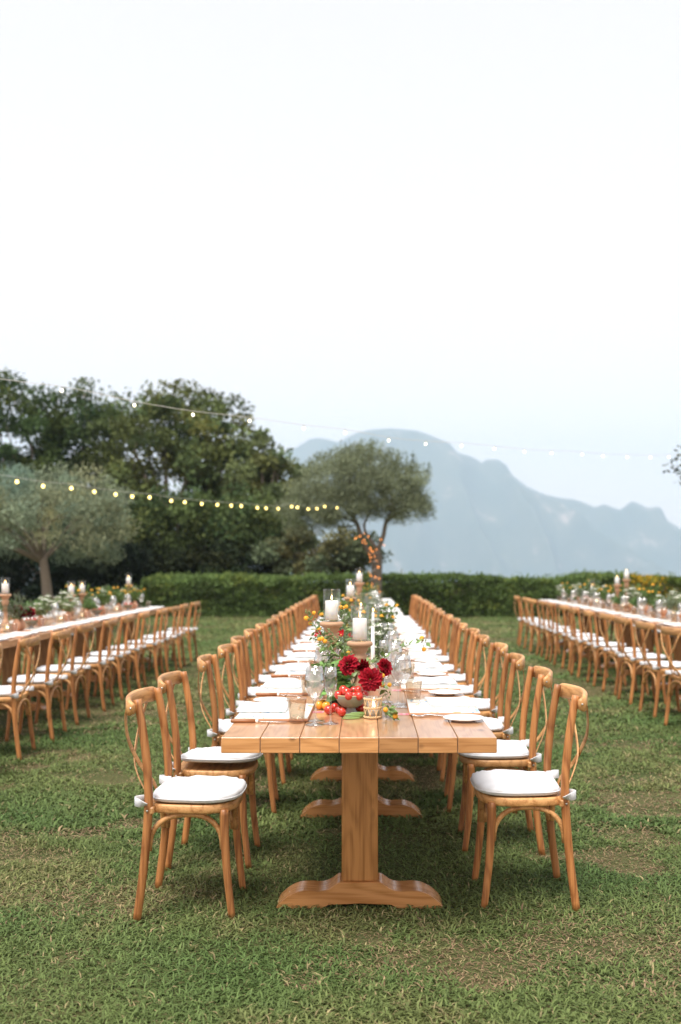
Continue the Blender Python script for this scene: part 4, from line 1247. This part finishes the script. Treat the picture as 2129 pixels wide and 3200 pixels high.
vot = make_votive()
small_c = candle(.024, .034)
VX0, VY0 = (858.6 - VX) / FD * 4.06, 4.06
place(vot, (VX0, VY0, TH + .001), .2, 'rattan wrapped candle glass at the front of the centrepiece', 'rattan candle glasses')
place(small_c, (VX0, VY0, TH + .009), 0, 'small white candle inside the front rattan glass', 'small candles')
for k in range(13):
    a = at(*z6(770 + k * 6 if k < 7 else 1310, 0), 4.10)
    if k < 7: P0 = Vector((on_table(z6(760 + 22 * k, 0)[0], 4.02 + .014 * k, .004))); P1 = P0 + Vector((.075 + .004 * k, .012 + .003 * k, 0))
    else: P0 = on_table(z6(1330 + 14 * (k - 7), 0)[0], 4.09 - .012 * (k - 9) ** 2 * .1, .004); P1 = P0 + Vector((.045, -.05 - .004 * k, 0)) + Vector((.0, 0, .0)); P0.z += .02; P0.y += .03
    mid = (P0 + P1) / 2 + Vector((0, -.006, .001))
    P0.z = max(P0.z, TH + .005); P1.z = TH + .005; mid.z = max((P0.z + P1.z) / 2, TH + .005)
    if k < 7: dz = .0055 * (k % 3); P0.z += dz; P1.z += dz; mid.z += dz
    b_ = tube(smooth_path([P0, mid, P1], 4), [.001, .0030, .0038, .0040, .0040, .0038, .0036, .0028, .0010], 7).build('green_bean', M['bean'])
    where = 'pile in front of the bowl' if k < 7 else 'bunch right of the rattan glass'
    tag(b_, f'green bean, {ORD[k if k < 7 else k - 7]} from the {"left" if k < 7 else "left"} in the {where}', 'green bean', 'green beans on the table')

# ------------------------------------------------------------------ flowers and leaves
def leaf_mesh(name, L_, W_, mat, cup=.25, bend=.35, tooth=0):
    n = 7; vs = []; fs = []
    for i in range(n + 1):
        t = i / n; w = W_ / 2 * (math.sin(PI * min(1, t * 1.02) ** .78) ** .8 if 0 < t < 1 else .02)
        if tooth and i % 2: w *= 1 - tooth
        y = L_ * t; z = -bend * L_ * t * t
        vs += [(-w, y, z + cup * w), (0, y, z), (w, y, z + cup * w)]
    for i in range(n):
        a = i * 3; fs += [(a, a + 1, a + 4, a + 3), (a + 1, a + 2, a + 5, a + 4)]
    return MB().add(vs, fs).mesh(name, mat)
BASIL = [leaf_mesh('leaf', .040, .027, M['basil'], -.35, .35), leaf_mesh('leaf', .030, .019, M['basil'], .35, .2), leaf_mesh('leaf', .050, .030, M['basil'], -.25, .5)]
SPRIG = [leaf_mesh('leaf', .026, .014, M['sprigleaf'], .3, .25, .12), leaf_mesh('leaf', .020, .010, M['sprigleaf'], .3, .1, .12), leaf_mesh('leaf', .032, .018, M['sprigleaf'], -.2, .4, .12)]
def petal_mesh():
    L_, W_ = .034, .0185; n = 6; vs = []; fs = []
    for i in range(n + 1):
        t = i / n; w = W_ / 2 * (math.sin(PI * (.08 + .80 * t)) ** .7) * (1 if t < .95 else .45)
        for u in (-1, -.5, 0, .5, 1):
            vs.append((w * u, L_ * t, (u * u) * w * (.9 - .5 * t) + .004 * math.sin(PI * t) * 0 - .006 * t * t))
    for i in range(n):
        for j in range(4):
            a = i * 5 + j; fs.append((a, a + 1, a + 6, a + 5))
    return MB().add(vs, fs).mesh('petal', M['dahlia'])
PETAL = petal_mesh()
eye_me = lathe([(0, -.004), (.005, -.002), (.006, .003), (.004, .007), (0, .008)], 12).mesh('flower_eye', M['eye'])
sepal_me = lathe([(.003, -.012), (.010, -.008), (.014, -.002), (.010, .001), (0, .001)], 12).mesh('calyx', M['calyx'])
def orient(o, p, axis, roll=0):
    o.rotation_mode = 'QUATERNION'; o.location = p
    o.rotation_quaternion = Vector(axis).to_track_quat('Z', 'Y') @ Matrix.Rotation(roll, 4, 'Z').to_quaternion()
FR = random.Random(31)
def petal_rings(rad):
    k0 = rad / .046; out = []
    for (n, r0, h, el, s) in ((7, .003, .006, 70, .42), (9, .005, .005, 52, .62), (12, .007, .003, 36, .82), (14, .009, 0, 20, 1.0), (15, .010, -.003, 5, 1.10), (12, .010, -.006, -14, 1.08)):
        for i in range(n):
            a = 2 * PI * (i + .5 * (h == .005) + FR.uniform(-.16, .16)) / n + h * 130
            out.append((a, r0 * k0, h * k0, math.radians(el + FR.uniform(-9, 9)), s * k0 * FR.uniform(.88, 1.08)))
    return out
def dahlia(p, axis, rad, label, group, stem_to=None):
    t = thing('dahlia', label, 'flower', group=group); orient(t, p, axis, FR.random() * 6)
    for a, r0, h, el, s in petal_rings(rad):
        o = link('petal', PETAL, t)
        o.matrix_basis = Matrix.Rotation(a, 4, 'Z') @ Matrix.Translation((0, r0, h)) @ Matrix.Rotation(el, 4, 'X') @ Matrix.Scale(s, 4)
    o = link('flower_eye', eye_me, t); link('calyx', sepal_me, t, (0, 0, -.003))
    if stem_to is not None:
        inv = (Matrix.Translation(p) @ t.rotation_quaternion.to_matrix().to_4x4()).inverted()
        P = [Vector(p), Vector(p) - Vector(axis).normalized() * .03, (Vector(p) + Vector(stem_to)) / 2 - Vector(axis).normalized() * .02, Vector(stem_to)]
        tube([inv @ q for q in smooth_path(P, 4)], .0022, 6).build('stem', M['stem'], t)
    return t
# vase of dahlias behind the rattan candle
VP = Vector(((858.5 - VX) / FD * 4.32, 4.32, TH + .001))
v = lathe([(0, 0), (.024, 0), (.030, .006), (.0355, .026), (.0365, .045), (.032, .062), (.022, .078), (.0165, .090), (.0155, .104), (.021, .116), (.024, .120), (.021, .120), (.0125, .104), (.0125, .09), (0, .05)], 36).build('vase', M['terra'], loc=VP)
tag(v, 'round bellied terracotta vase behind the rattan candle glass', 'vase', 'terracotta vases')
neck = VP + Vector((0, 0, .115))
gd = 'crimson dahlias on the centre table'
dahlia(at(*z4(578, 1005), 4.20), (-.55, -.62, .45), .047, 'crimson dahlia opening towards the upper left of the bunch', gd, neck)
dahlia(at(*z4(742, 1030), 4.27), (.15, -.35, -.75), .040, 'dark red dahlia nodding down between two open ones', gd, neck)
dahlia(at(*z4(856, 1187), 4.10), (-.03, -1, .12), .0505, 'largest crimson dahlia, open to the front above the bowl', gd, neck)
dahlia(at(*z4(1042, 1037), 4.22), (.75, -.50, .25), .041, 'crimson dahlia leaning out on the right of the bunch', gd, neck)

floret = lathe([(0, -.002), (.0022, -.001), (.0046, .0005), (.0050, .0018), (.003, .0016), (0, .0006)], 6)
head = MB()
for i in range(26):
    ph = math.acos(1 - 1.25 * (i + .5) / 26); a = i * 2.39996
    d = Vector((math.sin(ph) * math.cos(a), math.sin(ph) * math.sin(a), math.cos(ph)))
    q = d.to_track_quat('Z', 'Y').to_matrix()
    head.add([q @ Vector(v_) + d * .0095 for v_ in floret.v], floret.f)
LANT = head.mesh('blossom', M['lantana'])
bud_me = lathe([(0, -.003), (.003, -.001), (.0036, .003), (.002, .006), (0, .007)], 8).mesh('bud', M['stem'])
def leafy(path, n, r, meshes, t, sc=1.0, a0=0, start=.15):
    """stem with pairs of leaves as children of t"""
    P = smooth_path(path, 5); tube(P, [r * (1 - .6 * i / (len(P) - 1)) for i in range(len(P))], 6).build('stem', M['stem'], t)
    for i in range(n):
        u = start + (1 - start) * (i + .5) / n; k = u * (len(P) - 1); j = min(int(k), len(P) - 2)
        p = P[j].lerp(P[j + 1], k - j); d = (P[j + 1] - P[j]).normalized()
        for s in ((-1, 1) if FR.random() < .7 else (1,)):
            sd = d.cross(Vector((FR.gauss(0, 1), FR.gauss(0, 1), FR.gauss(0, 1)))).normalized()
            f = (sd * .9 + d * .5 + Vector((0, 0, .1))).normalized()
            o = link('leaf', meshes[FR.randrange(len(meshes))], t); o.rotation_mode = 'QUATERNION'
            o.location = p; o.rotation_quaternion = f.to_track_quat('Y', 'Z') @ Matrix.Rotation(FR.uniform(-.9, .9), 4, 'Y').to_quaternion()
            o.scale = (sc * FR.uniform(.6, 1.25),) * 3
    return P
def sprig(label, path, d, n, flowers, buds=0, sc=1.0, group='yellow lantana sprigs'):
    """path and flowers are points of the zoomed photograph, turned into places at distance d"""
    dd = d if isinstance(d, (list, tuple)) else [d] * len(path)
    t = thing('lantana_sprig', label, 'sprig', group=group)
    P = leafy([at(*z4(*q), e) for q, e in zip(path, dd)], n, .0016, SPRIG, t, sc)
    for fx, fy in flowers:
        p = at(*z4(fx, fy), dd[-1]); b_ = link('blossom', LANT, t, p)
        b_.rotation_mode = 'QUATERNION'; b_.rotation_quaternion = Vector((FR.uniform(-.5, .5), -.7, .7)).to_track_quat('Z', 'Y'); b_.scale = (FR.uniform(.72, .9),) * 3
        q = min(P, key=lambda w: (w - p).length)
        if (q - p).length > .004: tube([q, q.lerp(p, .5) + Vector((0, 0, -.003)), p], .0009, 5).build('stem', M['stem'], t)
    for i in range(buds):
        q = P[FR.randrange(len(P) // 2, len(P))]; p = q + Vector((FR.uniform(-.02, .02), FR.uniform(-.01, .01), FR.uniform(.005, .02)))
        link('bud', bud_me, t, p); tube([q, p], .0006, 4).build('stem', M['stem'], t)
    return t
sprig('lantana sprig reaching up left with two yellow heads beside the rear candle stand', [(420, 860), (330, 800), (210, 600), (150, 490), (95, 400), (75, 375)], 4.40, 9, [(165, 375), (70, 440), (120, 505)], 8)
sprig('lantana sprig with a double yellow head over the basil', [(470, 900), (380, 850), (290, 790), (220, 740)], 4.25, 6, [(230, 700), (300, 722), (262, 690)], 4)
sprig('lantana sprig rising between the two nearest candle cylinders', [(600, 860), (590, 640), (545, 480), (525, 360), (520, 330)], 4.85, 7, [(490, 305), (560, 298), (525, 312)], 3)
sprig('long bare sprig arching out to the right over the wine glasses', [(900, 960), (1010, 930), (1100, 860), (1230, 800), (1360, 755), (1480, 745), (1560, 735)], [4.25, 4.25, 4.2, 4.2, 4.2, 4.25, 4.25], 8, [(1485, 685), (1512, 820)], 5, 1.1)
sprig('sprig hanging down right of the dahlias with small yellow heads', [(930, 1010), (985, 1120), (1010, 1250), (1040, 1380), (1075, 1480)], 4.18, 8, [(1002, 1143), (1000, 1255), (1090, 1255)], 3, 1.15)
sprig('leafy sprig trailing on the planks right of the rattan glass', [(990, 1470), (1050, 1510), (1090, 1570), (1150, 1635)], [4.10, 4.07, 4.04, 4.0], 7, [(1160, 1640), (1040, 1560)], 4, 1.2)
sprig('low sprig of leaves left of the front candle stand', [(560, 900), (480, 800), (400, 720), (320, 640)], 4.42, 13, [(585, 862)], 6, 1.1)
sprig('bushy sprig of leaves behind the dahlias', [(640, 1000), (560, 880), (480, 760), (380, 620)], 4.48, 14, [], 5, 1.15)
sprig('short leafy sprig behind the left stand', [(330, 900), (290, 800), (240, 720), (180, 690), (130, 670)], 4.45, 9, [], 4, 1.0)
sprig('leafy sprig filling the gap right of the front stand', [(800, 1040), (860, 1000), (930, 960), (1010, 900)], 4.30, 8, [], 2, 1.3)
sprig('leafy sprig rising straight behind the front candle', [(700, 1000), (620, 800), (600, 700), (640, 560)], 4.75, 10, [], 3, 1.1)
for i, (lab, a, b_, d) in enumerate((('bushy leaf sprig low on the left of the arrangement', (560, 1250), (330, 900), 4.38), ('leaf sprig crossing the lantana bunch at half height', (600, 980), (260, 800), 4.36), ('leaf sprig spreading toward the left guests', (520, 1100), (240, 1000), 4.30),
                                 ('leaf sprig tucked under the upper dahlia', (640, 1230), (540, 830), 4.33), ('leaf sprig standing between the two candle stands', (560, 1000), (560, 560), 4.6), ('leaf sprig at the left stand foot', (520, 1250), (420, 950), 4.45))):
    m_ = ((a[0] + b_[0]) / 2 - 20, (a[1] + b_[1]) / 2 - 30)
    sprig(lab, [a, m_, b_], d, 12, [], 3, 1.15)
# basil: big soft leaves
bs = thing('basil_plant', 'lush green basil plant spilling its big leaves behind the wine glasses', 'basil')
pot = lathe([(0, 0), (.034, 0), (.042, .06), (.043, .07), (.040, .07), (.037, .055), (0, .055)], 28)
BP = at(*z4(440, 1300), 4.36); BP.z = TH + .001
pot.build('pot', simple('dark_pot', (.03, .035, .03), rough=.6), bs, loc=BP)
for k in range(34):
    a = FR.uniform(0, 2 * PI); e = FR.uniform(.02, .10); hz_ = FR.uniform(.03, .19) * (1.0 - .25 * e / .10)
    P0 = BP + Vector((0, 0, .05)); P2 = BP + Vector((math.cos(a) * e, math.sin(a) * e * 1.0, hz_ + .03)) + Vector((-.012, 0, 0)); P1 = P0.lerp(P2, .5) + Vector((0, 0, .015))
    leafy([P0, P1, P2], 4, .0018, BASIL, bs, FR.uniform(1.1, 1.45), start=.35)
    for j in range(3):
        o = link('leaf', BASIL[j], bs, P2); o.rotation_mode = 'QUATERNION'
        f = Vector((math.cos(a + j * 2.1), math.sin(a + j * 2.1), .25)); o.rotation_quaternion = f.to_track_quat('Y', 'Z'); o.scale = (FR.uniform(.8, 1.2),) * 3
b2 = thing('basil_sprig', 'basil sprig standing up behind the heap of tomatoes', 'basil')
P2 = at(*z4(585, 1245), 4.26); P0 = Vector((P2.x, P2.y + .02, TH + .02))
leafy([P0, P0.lerp(P2, .5), P2], 6, .002, BASIL, b2, .95, start=.4)
for j in range(6):
    o = link('leaf', BASIL[j % 3], b2, P2); o.rotation_mode = 'QUATERNION'
    f = Vector((math.cos(j * 1.05), math.sin(j * 1.05) * .8, .35)); o.rotation_quaternion = f.to_track_quat('Y', 'Z'); o.scale = (.9,) * 3
# red poppy in a rose glass
def poppy_mesh(r):
    mb = MB()
    for k in range(7):
        a0 = k * 2 * PI / 7 * 1.0; n = 5; vs = []; fs = []
        tl = .35 + .35 * (k % 2)
        for i in range(n + 1):
            t = i / n
            for j in range(5):
                u = (j / 4 - .5) * 1.1; rr = r * (.12 + .9 * t); a = a0 + u * (.5 + .35 * t)
                z = r * (tl + .35) * t * t + r * .05 * math.sin(u * 9 + k)
                vs.append((rr * math.cos(a) * (1 - .25 * t * t), rr * math.sin(a) * (1 - .25 * t * t), z))
        for i in range(n):
            for j in range(4): q = i * 5 + j; fs.append((q, q + 1, q + 6, q + 5))
        mb.add(vs, fs)
    return mb.mesh('petals', M['poppy'])
POP = poppy_mesh(.026)
def red_flower(p, axis, label, stem_to):
    t = thing('red_flower', label, 'flower', group='small red flowers'); orient(t, p, axis)
    link('petals', POP, t); link('flower_eye', eye_me, t)
    inv = (Matrix.Translation(p) @ t.rotation_quaternion.to_matrix().to_4x4()).inverted()
    tube([inv @ q for q in smooth_path([Vector(p), Vector(p).lerp(Vector(stem_to), .5) + Vector((.005, 0, 0)), Vector(stem_to)], 4)], .0016, 6).build('stem', M['stem'], t)
    return t
bud_prof = [(0, 0), (.022, 0), (.026, .006), (.030, .03), (.026, .055), (.014, .075), (.012, .095), (.016, .108), (.0145, .108), (.0105, .095), (.0125, .075), (.0245, .055), (.028, .03), (.022, .010), (0, .008)]
bvase = tag(lathe(bud_prof, 28).build('bud_vase', M['pinkglass']), 'x', 'vase')
bv_clear = lathe(bud_prof, 28).mesh('bud_vase', M['glass'])
pv_ = at(*z4(475, 740), 4.95)
place(bvase, (pv_.x, 4.95, TH + .001), 0, 'rose tinted bud vase behind the basil', 'bud vases'); bvase.scale = (1, 1, 1.9)
red_flower(at(*z4(492, 655), 4.9), (-.1, -.5, .8), 'red flower above the rose tinted bud vase', (pv_.x, 4.95, TH + .10))
red_flower(at(*z4(600, 690), 5.0), (.5, -.4, .7), 'dark red flower half hidden behind the front candle', (pv_.x + .05, 5.0, TH + .10))
red_flower(at(*z4(240, 655), 4.75), (-.6, -.4, .5), 'red flower peeping out left of the rear candle stand', (pv_.x - .08, 4.8, TH + .05))

# blurred centrepieces farther off: bunches in vases, each with its own foliage and heads
def bunch_proto(kind, seed):
    g = np.random.default_rng(seed); rr_ = random.Random(seed)
    spec = {'lantana': ('lantana_bunch', (.105, .17, .05), .12, 'blossom'), 'white': ('white_flower_bunch', (.20, .26, .13), .10, 'blossom'), 'dahlia': ('dahlia_bunch', (.07, .12, .04), .09, 'blossom'), 'herb': ('herb_bunch', (.12, .20, .07), .10, None), 'grey': ('olive_sprig_bunch', (.17, .21, .14), .12, None)}[kind]
    t = thing(spec[0], 'x', {'lantana': 'flowers', 'white': 'flowers', 'dahlia': 'flowers', 'herb': 'herbs', 'grey': 'greenery'}[kind])
    n = 520; H = {'lantana': .34, 'white': .27, 'dahlia': .24, 'herb': .22, 'grey': .36}[kind]
    stems = [Vector((rr_.uniform(-1, 1) * spec[2], rr_.uniform(-1, 1) * spec[2], H * rr_.uniform(.6, 1))) for _ in range(11)]
    mb = MB(); P = []
    for s_ in stems:
        P0 = Vector((s_.x * .06, s_.y * .06, .09)); m_ = P0.lerp(s_, .5) * 1; m_.z += .02
        pp = smooth_path([P0, m_, s_], 4); tube(pp, .0016, 5, mb)
        for _ in range(n // 11):
            k = rr_.uniform(.30, 1); q = pp[min(int(k * len(pp)), len(pp) - 1)]; P.append((q.x + rr_.gauss(0, .016), q.y + rr_.gauss(0, .016), q.z + rr_.gauss(0, .014)))
    mb.build('stems', M['stem'], t)['kind'] = 'stuff'
    P = np.array(P); D = g.normal(size=P.shape); D[:, 2] += .3
    V, F = leaf_quads(P, D, (.030 if kind != 'grey' else .036) * (.6 + .8 * g.random(len(P))), (.015 if kind != 'grey' else .007), g)
    c = np.array(spec[1]) * (.65 + .7 * g.random(len(P)))[:, None]
    o = np_mesh('foliage', V, F, c, M['leaf'], t); o['kind'] = 'stuff'
    if kind == 'lantana':
        for s_ in stems[:8]: b_ = link('blossom', LANT, t, s_); b_.scale = (1.25,) * 3
    if kind == 'white':
        mw = MB()
        for s_ in stems:
            for _ in range(26):
                a, r_ = rr_.uniform(0, 6.28), rr_.uniform(0, .034) ; p_ = (s_.x + r_ * math.cos(a), s_.y + r_ * math.sin(a), s_.z + .012 - r_ * r_ * 8 + rr_.uniform(0, .006))
                lathe([(0, -.002), (.006, 0), (.0068, .002), (0, .004)], 5, mw, c=p_)
        mw.build('white_florets', M['white_petal'], t)['kind'] = 'stuff'
    if kind == 'dahlia':
        for s_ in stems[:4]:
            b_ = MB()
            pm = [v.co.copy() for v in PETAL.vertices]; pf = [tuple(p.vertices) for p in PETAL.polygons]
            ax = Vector((s_.x * 6, -1, .5)).to_track_quat('Z', 'Y').to_matrix().to_4x4()
            for a, r0, h, el, s in petal_rings(.044):
                mt = ax @ Matrix.Rotation(a, 4, 'Z') @ Matrix.Translation((0, r0, h)) @ Matrix.Rotation(el, 4, 'X') @ Matrix.Scale(s, 4)
                b_.add([mt @ v for v in pm], pf)
            ob = b_.build('dahlia_head', M['dahlia'], t, loc=s_)
    return t
BUN = {k: bunch_proto(k, 500 + i) for i, k in enumerate(('lantana', 'white', 'dahlia', 'herb', 'grey'))}
tv = tag(lathe([(0, 0), (.030, 0), (.038, .01), (.046, .05), (.042, .085), (.028, .105), (.022, .12), (.026, .13), (.022, .13), (.018, .12), (.024, .10), (0, .06)], 28).build('vase', M['terra']), 'x', 'vase')
tv_ = []
NOUN = {'lantana': 'yellow lantana bunch', 'white': 'lacy white flower bunch', 'dahlia': 'dark red dahlia bunch', 'herb': 'green herb bunch', 'grey': 'grey-green olive sprigs'}
UN = {}
def spot_label(noun, tb, i, where, tot):
    base = f'{noun}, beside {ORD[i]} places from {where} end of {tb}'
    k = UN.get(base, 0); UN[base] = k + 1
    return base if k == 0 else f'{noun}, farther one beside {ORD[i]} places from {where} end of {tb}'
def put_bunch(kind, x, y, i, tb, where, clear=False, sc=1.0):
    z = TH + .001
    if clear:
        o = place(bvase, (x, y, z), 0, spot_label('clear glass bud vase', tb, i, where, 0), 'bud vases', scale=(1.3, 1.3, 1.05)); o.data = bv_clear
    else:
        place(tv, (x, y, z), 0, spot_label('terracotta vase', tb, i, where, 0), 'terracotta vases', scale=.9)
    place(BUN[kind], (x, y, z), PR.random() * 6, spot_label(NOUN[kind], tb, i, where, 0), 'flower bunches along the tables', scale=sc)
for ch_ in kids(bowl): kids(ch_)
_used.add(bowl.name)
def put_bowl(x, y, i, tb, where):
    o = place(bowl, (x, y, TH + .001), 0, spot_label('grey bowl with red tomatoes', tb, i, where, 0), 'footed bowls')
    for k in range(7):
        a = k * 2 * PI / 6; r_ = .038 if k < 6 else 0
        t = thing('tomato', f'{("left", "right", "near", "far", "near left", "near right", "topmost")[k]} tomato in the bowl beside the {ORD[i]} places of {tb}', 'tomato', (x + r_ * math.cos(a), y + r_ * math.sin(a), TH + (.086 if k < 6 else .108)), group='tomatoes in the far bowls')
        link('skin', TB, t)
def put_votive(x, y, i, tb, where):
    place(vot, (x, y, TH + .001), 0, spot_label('rattan candle glass', tb, i, where, 0), 'rattan candle glasses')
    place(small_c, (x, y, TH + .009), 0, spot_label('small candle in rattan glass', tb, i, where, 0), 'small candles')
# centre table, from the second pair of places on
plan = {1: [('grey', -.10, .45, 1), ('white', .10, .42, 1)], 2: [('lantana', -.14, .10, 0), ('white', .06, .3, 1)], 3: [('herb', -.06, .0, 0), ('white', .13, .2, 1)], 4: [('white', -.13, .1, 1), ('lantana', .13, -.1, 1)],
        5: [('lantana', -.15, .2, 0), ('herb', .08, .2, 0)], 6: [('white', -.12, .1, 1), ('dahlia', .1, .2, 0)], 7: [('lantana', -.12, .1, 0), ('white', .12, 0, 1)], 8: [('herb', -.12, .2, 0), ('grey', .1, .2, 1)],
        9: [('lantana', -.05, .1, 1), ('white', .13, .1, 1)], 10: [('white', -.13, .1, 1)], 11: [('lantana', -.1, .1, 0), ('white', .12, .2, 1)], 13: [('white', -.1, 0, 1), ('herb', .1, .1, 0)], 15: [('grey', -.1, 0, 1), ('lantana', .1, 0, 0)]}
for i, lst in plan.items():
    for kind, dx, dy, cl in lst:
        put_bunch(kind, TX + dx, seatsL[i] + dy, i, 'centre table', 'near', bool(cl), .92 if kind in ('white', 'herb') else 1.0)
for i in (3, 6, 10, 13): put_bowl(TX + .02, seatsL[i] + .38, i, 'centre table', 'near')
for i in (2, 4, 7, 9, 12): put_votive(TX + .03 * (-1) ** i, seatsL[i] + .05, i, 'centre table', 'near')
for tb, X0, Y0, pl in (('left-hand table', LX, 14.5, {0: ('white', 'lantana'), 1: ('grey', 'lantana'), 2: ('herb', 'lantana'), 3: ('white', 'herb'), 4: ('white', 'white'), 5: ('dahlia', 'white'), 6: ('white', 'grey'), 7: ('dahlia', 'white')}),
                       ('right-hand table', RX, 17.5, {0: ('white', 'herb'), 1: ('lantana', 'white'), 2: ('grey', 'dahlia'), 3: ('grey', 'lantana'), 4: ('lantana', 'grey'), 5: ('herb', 'white'), 6: ('herb', 'herb'), 7: ('herb', 'white'), 8: ('grey', 'herb')})):
    for i, ks in pl.items():
        for j, k in enumerate(ks):
            put_bunch(k, X0 + (-.13, .13)[j] + PR.uniform(-.04, .04), Y0 - SP * i + (.15, -.22)[j] + PR.uniform(-.05, .05), i, tb, 'far', j == 0, 1.0)
    for i in range(9 if tb[0] == 'r' else 8):
        k = ('white', 'herb', 'white', 'lantana', 'white', 'herb', 'dahlia', 'white', 'white')[i] if tb[0] == 'l' else ('herb', 'white', 'lantana', 'white', 'dahlia', 'white', 'lantana', 'white', 'white')[i]
        o_x = X0 + PR.uniform(-.03, .03) + (.14 if k == 'dahlia' else 0)
        place(BUN[k], (o_x, Y0 - SP * i - .05 + PR.uniform(-.05, .05), TH + .001), 0 if k == 'dahlia' else PR.random() * 6, f'{("low " if k != "dahlia" else "full ") + NOUN[k]} in the middle, {ORD[i]} places from far end of {tb}', 'flower bunches along the tables', scale=1.15)
        if k == 'dahlia': place(tv, (o_x, Y0 - SP * i - .05, TH + .001), 0, f'middle vase at the {ORD[i]} places from far end of {tb}', 'terracotta vases', scale=.9)
        else:
            o = place(bvase, (o_x, Y0 - SP * i - .05, TH + .001), 0, f'clear vase in the middle, {ORD[i]} places from far end of {tb}', 'bud vases', scale=(1.5, 1.5, 1.1)); o.data = bv_clear
    for i in (1, 3, 6): put_bowl(X0 + .14, Y0 - SP * i + .22, i, tb, 'far')
    for i in (2, 4, 5, 7): put_votive(X0 + .16, Y0 - SP * i + .3, i, tb, 'far')
# the prototypes' first copies were moved into place; report doubled labels while working
for k, v in LABELS.items():
    if len(v) > 1 and k != 'x': print('DUP', k, v[:3])
